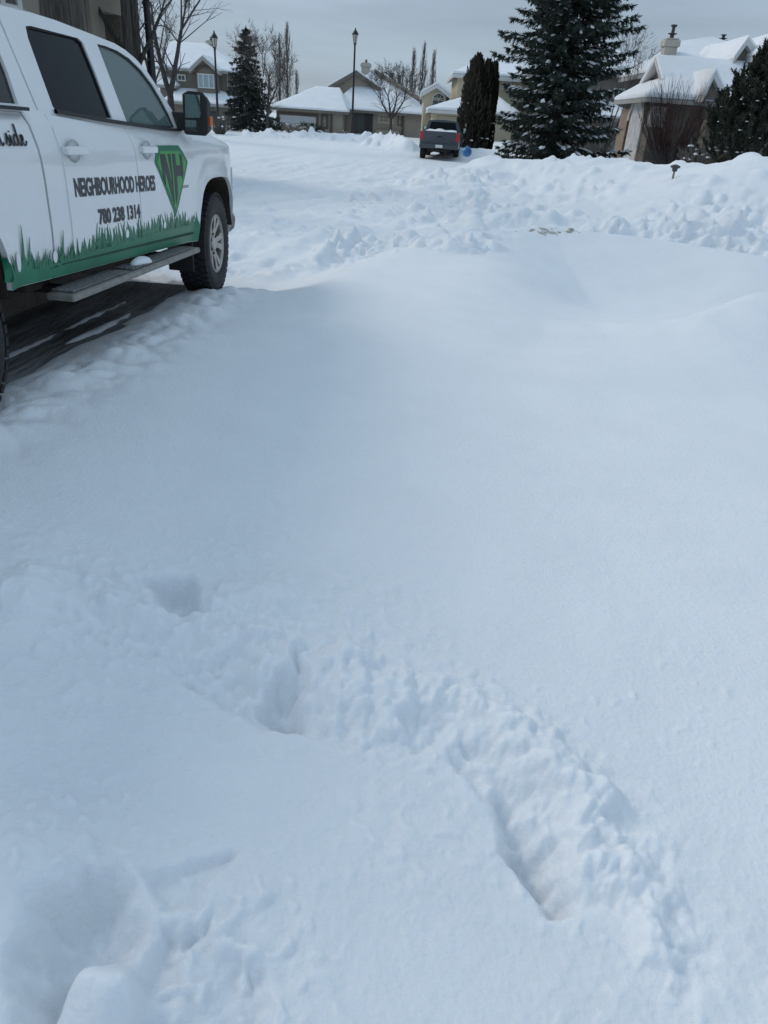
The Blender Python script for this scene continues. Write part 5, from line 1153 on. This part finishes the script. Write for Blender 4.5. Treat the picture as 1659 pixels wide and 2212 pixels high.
bare_tree('elm_tree', 'dark bare tree with hanging twigs right beside the black post by the tall beige house', b0, [(-.05, 0, 0), (0, 0, 2.2), (.08, 0, 4.4), (.1, 0, 6.5)], [((.45, -.2, .9), 1, 1.5, .07), ((-.7, .2, .9), 1, 1.8, .09), ((.4, .0, .9), 2, 1.5, .08), ((-.6, -.2, .9), 2, 1.8, .10), ((.3, .3, 1), 3, 1.7, .10), ((-.4, .2, 1), 3, 1.8, .12), ((.1, -.5, 1), 3, 1.8, .10)], 6, 53, .16, bkm=BARKD, droop=.75, spread=.5, twig_n=5, shrink_=.58, up=.02)
b0 = at(277, 100, 21.0); b0.z = .5
bare_tree('bare_sapling', 'bare tree with a rough grey trunk against the right corner of the tall beige house', b0, [(0, 0, 0), (0, 0, 2.6), (0.05, 0, 5.2), (.03, 0, 7)], [((.2, .2, 1), 2, 2.0, .06), ((-.25, -.1, 1), 2, 2.0, .06), ((.1, -.2, 1), 3, 2.0, .08)], 5, 54, .13, bkm=BARKD, twig_n=4, spread=.35, up=.3)
# ornamental trees
b0 = base(842, 70)
bare_tree('ornamental_tree', 'small bare round crowned tree in front of the bungalow windows', b0, [(0, 0, -.2), (0, 0, .8), (.02, 0, 1.5)], [((-.7, 0, .8), 2, 1.7, .10), ((.7, .1, .8), 2, 1.7, .10), ((-.2, .4, 1), 2, 1.8, .10), ((.25, -.4, 1), 2, 1.8, .10)], 5, 61, .16, spread=.55, twig_n=7, shrink_=.68, twig_r=.014)
b0 = base(578, 58)
bare_tree('ornamental_tree', 'twiggy bare tree beside the slim spruce, left of the garage door', b0, [(0, 0, -.2), (0, 0, .9), (.02, 0, 1.6)], [((-.5, 0, .9), 2, 1.8, .08), ((.55, .1, .9), 2, 1.8, .08), ((-.05, .3, 1), 2, 2.1, .09), ((.15, -.4, 1), 1, 1.6, .06)], 5, 62, .11, twm=mat('twig_brown', (.10, .08, .072), .95), spread=.5, twig_n=7, shrink_=.68, twig_r=.013)
b0 = base(1305, 44)
bare_tree('bare_shrub', 'tall bare multi stemmed shrub in the gap right of the big spruce', b0, [(0, 0, -.2), (0, 0, .3)], [((-.4, 0, 1), 1, 2.2, .05), ((.5, .1, 1), 1, 2.3, .05), ((.12, .3, 1), 1, 2.4, .05), ((.25, -.4, 1), 1, 2.0, .05), ((-.15, -.3, 1), 1, 2.2, .05)], 5, 63, .10, spread=.4, twig_n=5, shrink_=.66, cat='shrub', twig_r=.009)
b0 = base(330, 62)
bare_tree('bare_tree', 'dense bare tree in the gap left of the brown two storey house', b0, [(0, 0, -.2), (0, 0, 2.0), (.02, 0, 3.6)], [((-.5, 0, .9), 1, 2.2, .10), ((.5, .1, .9), 1, 2.2, .10), ((-.3, .3, 1), 2, 2.4, .12), ((.3, -.4, 1), 2, 2.4, .1)], 5, 64, .2, spread=.5, twig_n=5, shrink_=.68, twig_r=.014)
b0 = base(560, 88)
bare_tree('bare_tree', 'bare tree filling the gap between the brown house and the bungalow', b0, [(0, 0, -.2), (0, 0, 1.2), (.02, 0, 2.6)], [((-.6, 0, .9), 1, 2.2, .10), ((.6, .1, .9), 1, 2.2, .10), ((-.3, .3, 1), 2, 2.4, .12), ((.3, -.4, 1), 2, 2.4, .1)], 5, 65, .2, spread=.5, twig_n=6, shrink_=.7, twig_r=.016)
def stem_shrub(name, label, loc, n, H, R, seed, m, rad=.012, fan=1.0, twigs=3, snow=0, cat='shrub', group=None):
    rnd = random.Random(seed); r = thing(name, label, cat, loc, group=group); w = MB()
    for k in range(n):
        a = rnd.uniform(0, 6.28); q = math.sqrt(rnd.random()); ex_ = R * q * fan; h = H * rnd.uniform(.6, 1.05) * (1 - .25 * q)
        p = [Vector((.35 * R * q * math.cos(a) * t * (1 - t) * 2 + ex_ * math.cos(a) * t ** 1.3 + .12 * R * math.cos(a), .35 * R * q * math.sin(a) * t + ex_ * math.sin(a) * t ** 1.3 * .8, -.1 + h * t)) for t in (0, .3, .6, .85, 1)]
        w.tube(p, [rad, rad * .9, rad * .75, rad * .5, rad * .3], 3, cap=False)
        for j in range(twigs):
            i = rnd.randint(1, 3); d = Vector((math.cos(a + rnd.uniform(-1.4, 1.4)), math.sin(a + rnd.uniform(-1.4, 1.4)), rnd.uniform(1, 2.4))).normalized() * h * rnd.uniform(.12, .28); w.tube([p[i], p[i] + d * .5, p[i] + d + Vector((0, 0, .05))], [rad * .55, rad * .4, rad * .25], 3, cap=False)
    w.build('stems', m, r)
    if snow:
        sn_ = MB()
        for k in range(snow): a = rnd.uniform(0, 6.28); q = math.sqrt(rnd.random()) * R * .9; blob(sn_, (q * math.cos(a), q * math.sin(a), H * rnd.uniform(.2, .7)), R * .12, R * .09, H * .045, rnd, 0, 6, 3)
        sn_.build('snow_clumps', ROOFSNOW, r, smooth=True)
    return r
b0 = base(1437, 32.4); H_ = at(1475, 140, 32.4).z - b0.z
stem_shrub('dogwood_shrub', 'tall reddish many stemmed bare shrub against the grey wall of the stone house', b0, 125, H_, 1.4, 71, TWIGR, .013, 1.0, 5)
b0 = base(1460, 31.5); stem_shrub('low_shrub', 'low tangled brown shrub at the foot of the tall reddish stems', b0, 120, 1.1, 1.6, 72, TWIG, .010, 1.1, 5)
b0 = base(1510, 25.5); b0.z = max(b0.z, at(1510, 362, 25.5).z); stem_shrub('low_shrub', 'low snow dusted twiggy shrub left of the dark pine', b0, 110, .85, .75, 73, mat('twig_dry', (.14, .125, .11), .95), .010, 1.1, 5, 16)
b0 = base(474, 52); stem_shrub('low_shrub', 'round twiggy shrub at the foot of the left street lamp', b0, 130, 1.5, .75, 74, mat('twig_dry', (.14, .125, .11), .95), .014, 1.0, 4, 5)
b0 = base(640, 63); stem_shrub('low_shrub', 'low tan frosted shrub in front of the white garage door', b0, 120, 1.0, 1.2, 75, mat('twig_tan', (.20, .175, .14), .95), .018, 1.0, 4, 10)
b0 = base(736, 64); stem_shrub('low_shrub', 'small tan shrub half buried in snow near the bungalow entrance', b0, 60, .7, .7, 76, mat('twig_tan', (.20, .175, .14), .95), .018, 1.0, 3, 6)
b0 = base(1290, 40); stem_shrub('low_shrub', 'short bare shrub before the pale grey garage door', b0, 60, 1.5, .8, 77, TWIG, .012, 1.0, 4)
def low_conifer(label, loc, R, H, seed, m, n=420, up=.5, name='juniper_shrub', wn=.10, ln=.30, snow=10):
    rnd = random.Random(seed); r = thing(name, label, 'shrub', loc); c_ = MB()
    for k in range(n):
        a = rnd.uniform(0, 6.28); q = rnd.random() ** .5; e_ = rnd.uniform(.05, 1.5); rr = R * q * math.cos(e_ * .9); p = Vector((rr * math.cos(a), rr * math.sin(a), H * q * math.sin(e_)))
        d = Vector((math.cos(a) * .8, math.sin(a) * .8, up + .5 * math.sin(e_))); brush(c_, p, d, ln * rnd.uniform(.7, 1.2), wn, rnd, 9)
    c_.build('crown', m, r)
    sn_ = MB()
    for k in range(snow): a = rnd.uniform(0, 6.28); q = math.sqrt(rnd.random()); blob(sn_, (R * .8 * q * math.cos(a), R * .8 * q * math.sin(a), H * math.sqrt(max(0, 1 - q * q)) * .85), .15 * R, .15 * R, .07, rnd)
    if snow: sn_.build('snow_clumps', ROOFSNOW, r, smooth=True)
    return r
low_conifer('dark low juniper half buried at the left corner of the garage door', base(590, 66), 1.1, .9, 81, PINE, 300, snow=6)
low_conifer('dark green low juniper before the right half of the garage door', base(668, 66), 1.3, .75, 82, mat('juniper_green', (.05, .065, .05), .9, var=.2, scale=3), 300, snow=8)
low_conifer('small dark juniper at the left end of the snow bank by the big spruce', base(1062, 30), .62, .45, 83, PINE, 260, wn=.07, ln=.2, snow=14)
low_conifer('dark low evergreen by the garage of the brown two storey house', base(527, 66), 1.4, 1.3, 84, NEEDLE2, 300, snow=8)
# dark pine at the right edge
def pine(label, loc, H, R, seed):
    rnd = random.Random(seed); r = thing('mountain_pine', label, 'tree', loc); c_, sn_ = MB(), MB(); t = MB().tube([(0, 0, -.3), (0, 0, H * .8)], [.14, .04], 8)
    for k in range(520):
        u_ = rnd.random() ** .8; a = rnd.uniform(0, 6.28); rr = R * np.interp(u_, [0, .15, .45, .75, 1], [.95, 1, .88, .55, .06]) * (rnd.random() ** .4); p = Vector((rr * math.cos(a), rr * math.sin(a), u_ * H * .93))
        o_ = Vector((math.cos(a), math.sin(a), 0)); l = rnd.uniform(.35, .62)
        tip = p + o_ * .28 + Vector((0, 0, l)); t.tube([p - o_ * rr * .35 - Vector((0, 0, .15)), p, tip], [.016, .012, .005], 3, cap=False)
        for j in range(6):
            f = j / 5; c = p + (tip - p) * f; brush(c_, c, ((tip - p).normalized() + Vector((rnd.uniform(-.8, .8), rnd.uniform(-.8, .8), rnd.uniform(-.1, .4)))), .21, .105, rnd, 10)
        brush(c_, tip - Vector((0, 0, .06)), Vector((rnd.uniform(-.15, .15), rnd.uniform(-.15, .15), 1)), .2, .085, rnd, 14)
        if rnd.random() < .3: blob(sn_, tuple(p + o_ * .15 + Vector((0, 0, .12))), .06, .05, .028, rnd, 0, 6, 3)
    t.build('trunk', BARK, r); c_.build('crown', PINE, r); sn_.build('snow_clumps', ROOFSNOW, r, smooth=True); return r
b0 = base(1608, 25); b0.z = .95; pine('dense dark pine with upright candles and flecks of snow beside the stone house', b0, at(1645, 118, 25).z - .95, 1.55, 91)

# ------------------------------------------------------------------ street lamps and small things
LAMPB = mat('lamp_black', (.012, .012, .022), .45); LAMPG = mat('lamp_glass', (.45, .44, .36), .3)
def street_lamp(label, px, py_top, Y, group='black lantern street lamps', sc=1.0):
    b = base(px, Y); top = at(px, py_top, Y); H = top.z - b.z
    # stand the post upright under the lantern seen in the photograph
    b = Vector((top.x, Y, hz(top.x, Y) - .1)); H = top.z - b.z
    r = thing('street_lamp', label, 'street lamp', b, group=group); k = .95 * sc
    MB().lathe([(.17 * k, 0), (.17 * k, .5), (.12 * k, .62), (.09 * k, .7), (.085 * k, 1.6), (.065 * k, H - 1.2 * k), (.085 * k, H - 1.15 * k), (.05 * k, H - 1.05 * k)], 14).build('post', LAMPB, r, smooth=True, angle=40)
    g = MB().lathe([(.10 * k, H - 1.0 * k), (.20 * k, H - .45 * k), (.001, H - .45 * k)], 8); g.build('lantern_glass', LAMPG, r)
    c_ = MB().lathe([(.12 * k, H - 1.06 * k), (.12 * k, H - .99 * k), (.001, H - .985 * k)], 10); c_.lathe([(.25 * k, H - .46 * k), (.25 * k, H - .42 * k), (.15 * k, H - .25 * k), (.07 * k, H - .17 * k), (.04 * k, H - .05 * k), (.001, H)], 12)
    for j in range(4):
        a = math.pi / 2 * j + .4; c_.tube([(.105 * k * math.cos(a), .105 * k * math.sin(a), H - 1.0 * k), (.205 * k * math.cos(a), .205 * k * math.sin(a), H - .45 * k)], .018 * k, 4)
    c_.build('lantern_frame', LAMPB, r, smooth=True, angle=40); return r
street_lamp('black lantern street lamp standing in front of the bungalow', 768, 59, 60)
street_lamp('black lantern street lamp beside the brown two storey house', 462, 65, 55)
street_lamp('nearest black lamp post at the corner of the tall beige house, lantern out of view', 303, -150, 22, sc=1.35)
bb = base(1008, 36); bag = MB(); rnd = random.Random(4)
o_ = 0
for i in range(9):
    e_ = -math.pi / 2 + math.pi * i / 8
    for k in range(14):
        t = 2 * math.pi * k / 14; q = .23 * (1 + .06 * math.sin(3 * t + i) + .05 * math.sin(5 * t)); bag.v.append((q * math.cos(t) * math.cos(e_), q * math.sin(t) * math.cos(e_), .22 + .21 * math.sin(e_) + (.06 if i == 8 else 0)))
for i in range(8):
    for k in range(14): bag.f.append((i * 14 + k, i * 14 + (k + 1) % 14, i * 14 + 14 + (k + 1) % 14, i * 14 + 14 + k)); bag.m.append(0)
bo = bag.build('plastic_bag', BLUE, None, smooth=True); bo.location = (at(1008, 335, 36).x, 36, at(1008, 340, 36).z); tag(bo, 'round bright blue plastic bag lying on the snow right of the grey pickup', 'bag')
def hit(px, py, y0=3.0, y1=60.0):      # where that line of sight meets the snow
    d = ray(px, py); ys = np.linspace(y0, y1, 1500); t = ys / d.y; X = EYE.x + d.x * t; Z = EYE.z + d.z * t; g_ = height(X, ys.copy())
    k = int(np.argmax(Z < g_)); return Vector((X[k], ys[k], g_[k]))
gl = hit(1453, 386, 8); gl.z += .12; r = thing('garden_light', 'small dark garden light poking out of the snow bank on the right', 'garden light', (gl.x, gl.y, gl.z - .25))
MB().tube([(0, 0, -.2), (0, 0, .30)], .022, 8).build('stake', mat('stake_grey', (.2, .2, .19), .6), r); MB().lathe([(.05, .27), (.06, .33), (.105, .345), (.10, .38), (.03, .405), (.001, .41)], 12).build('lamp_head', METAL, r, smooth=True, angle=40)

# brown dirt and grit showing along the crest of the drift
dm = MB(); rnd = random.Random(12)
for k in range(55):
    px, py = rnd.gauss(1190, 30), rnd.gauss(494, 4)
    q = hit(px, py + 5, 6, 14); Yc = q.y; zz = q.z; s_ = .006 + .034 * rnd.random() ** 2
    blob(dm, (q.x, Yc, zz - .004), s_ * 1.5, s_, s_ * .55, rnd, 0, 7, 3)
dm = dm.build('dirt', mat('dirt_brown', (.40, .375, .32), .95, col2=(.66, .64, .60), scale=14), None, smooth=True); dm['kind'] = 'stuff'; dm['label'] = 'brown grit scattered along the crest of the snow drift'
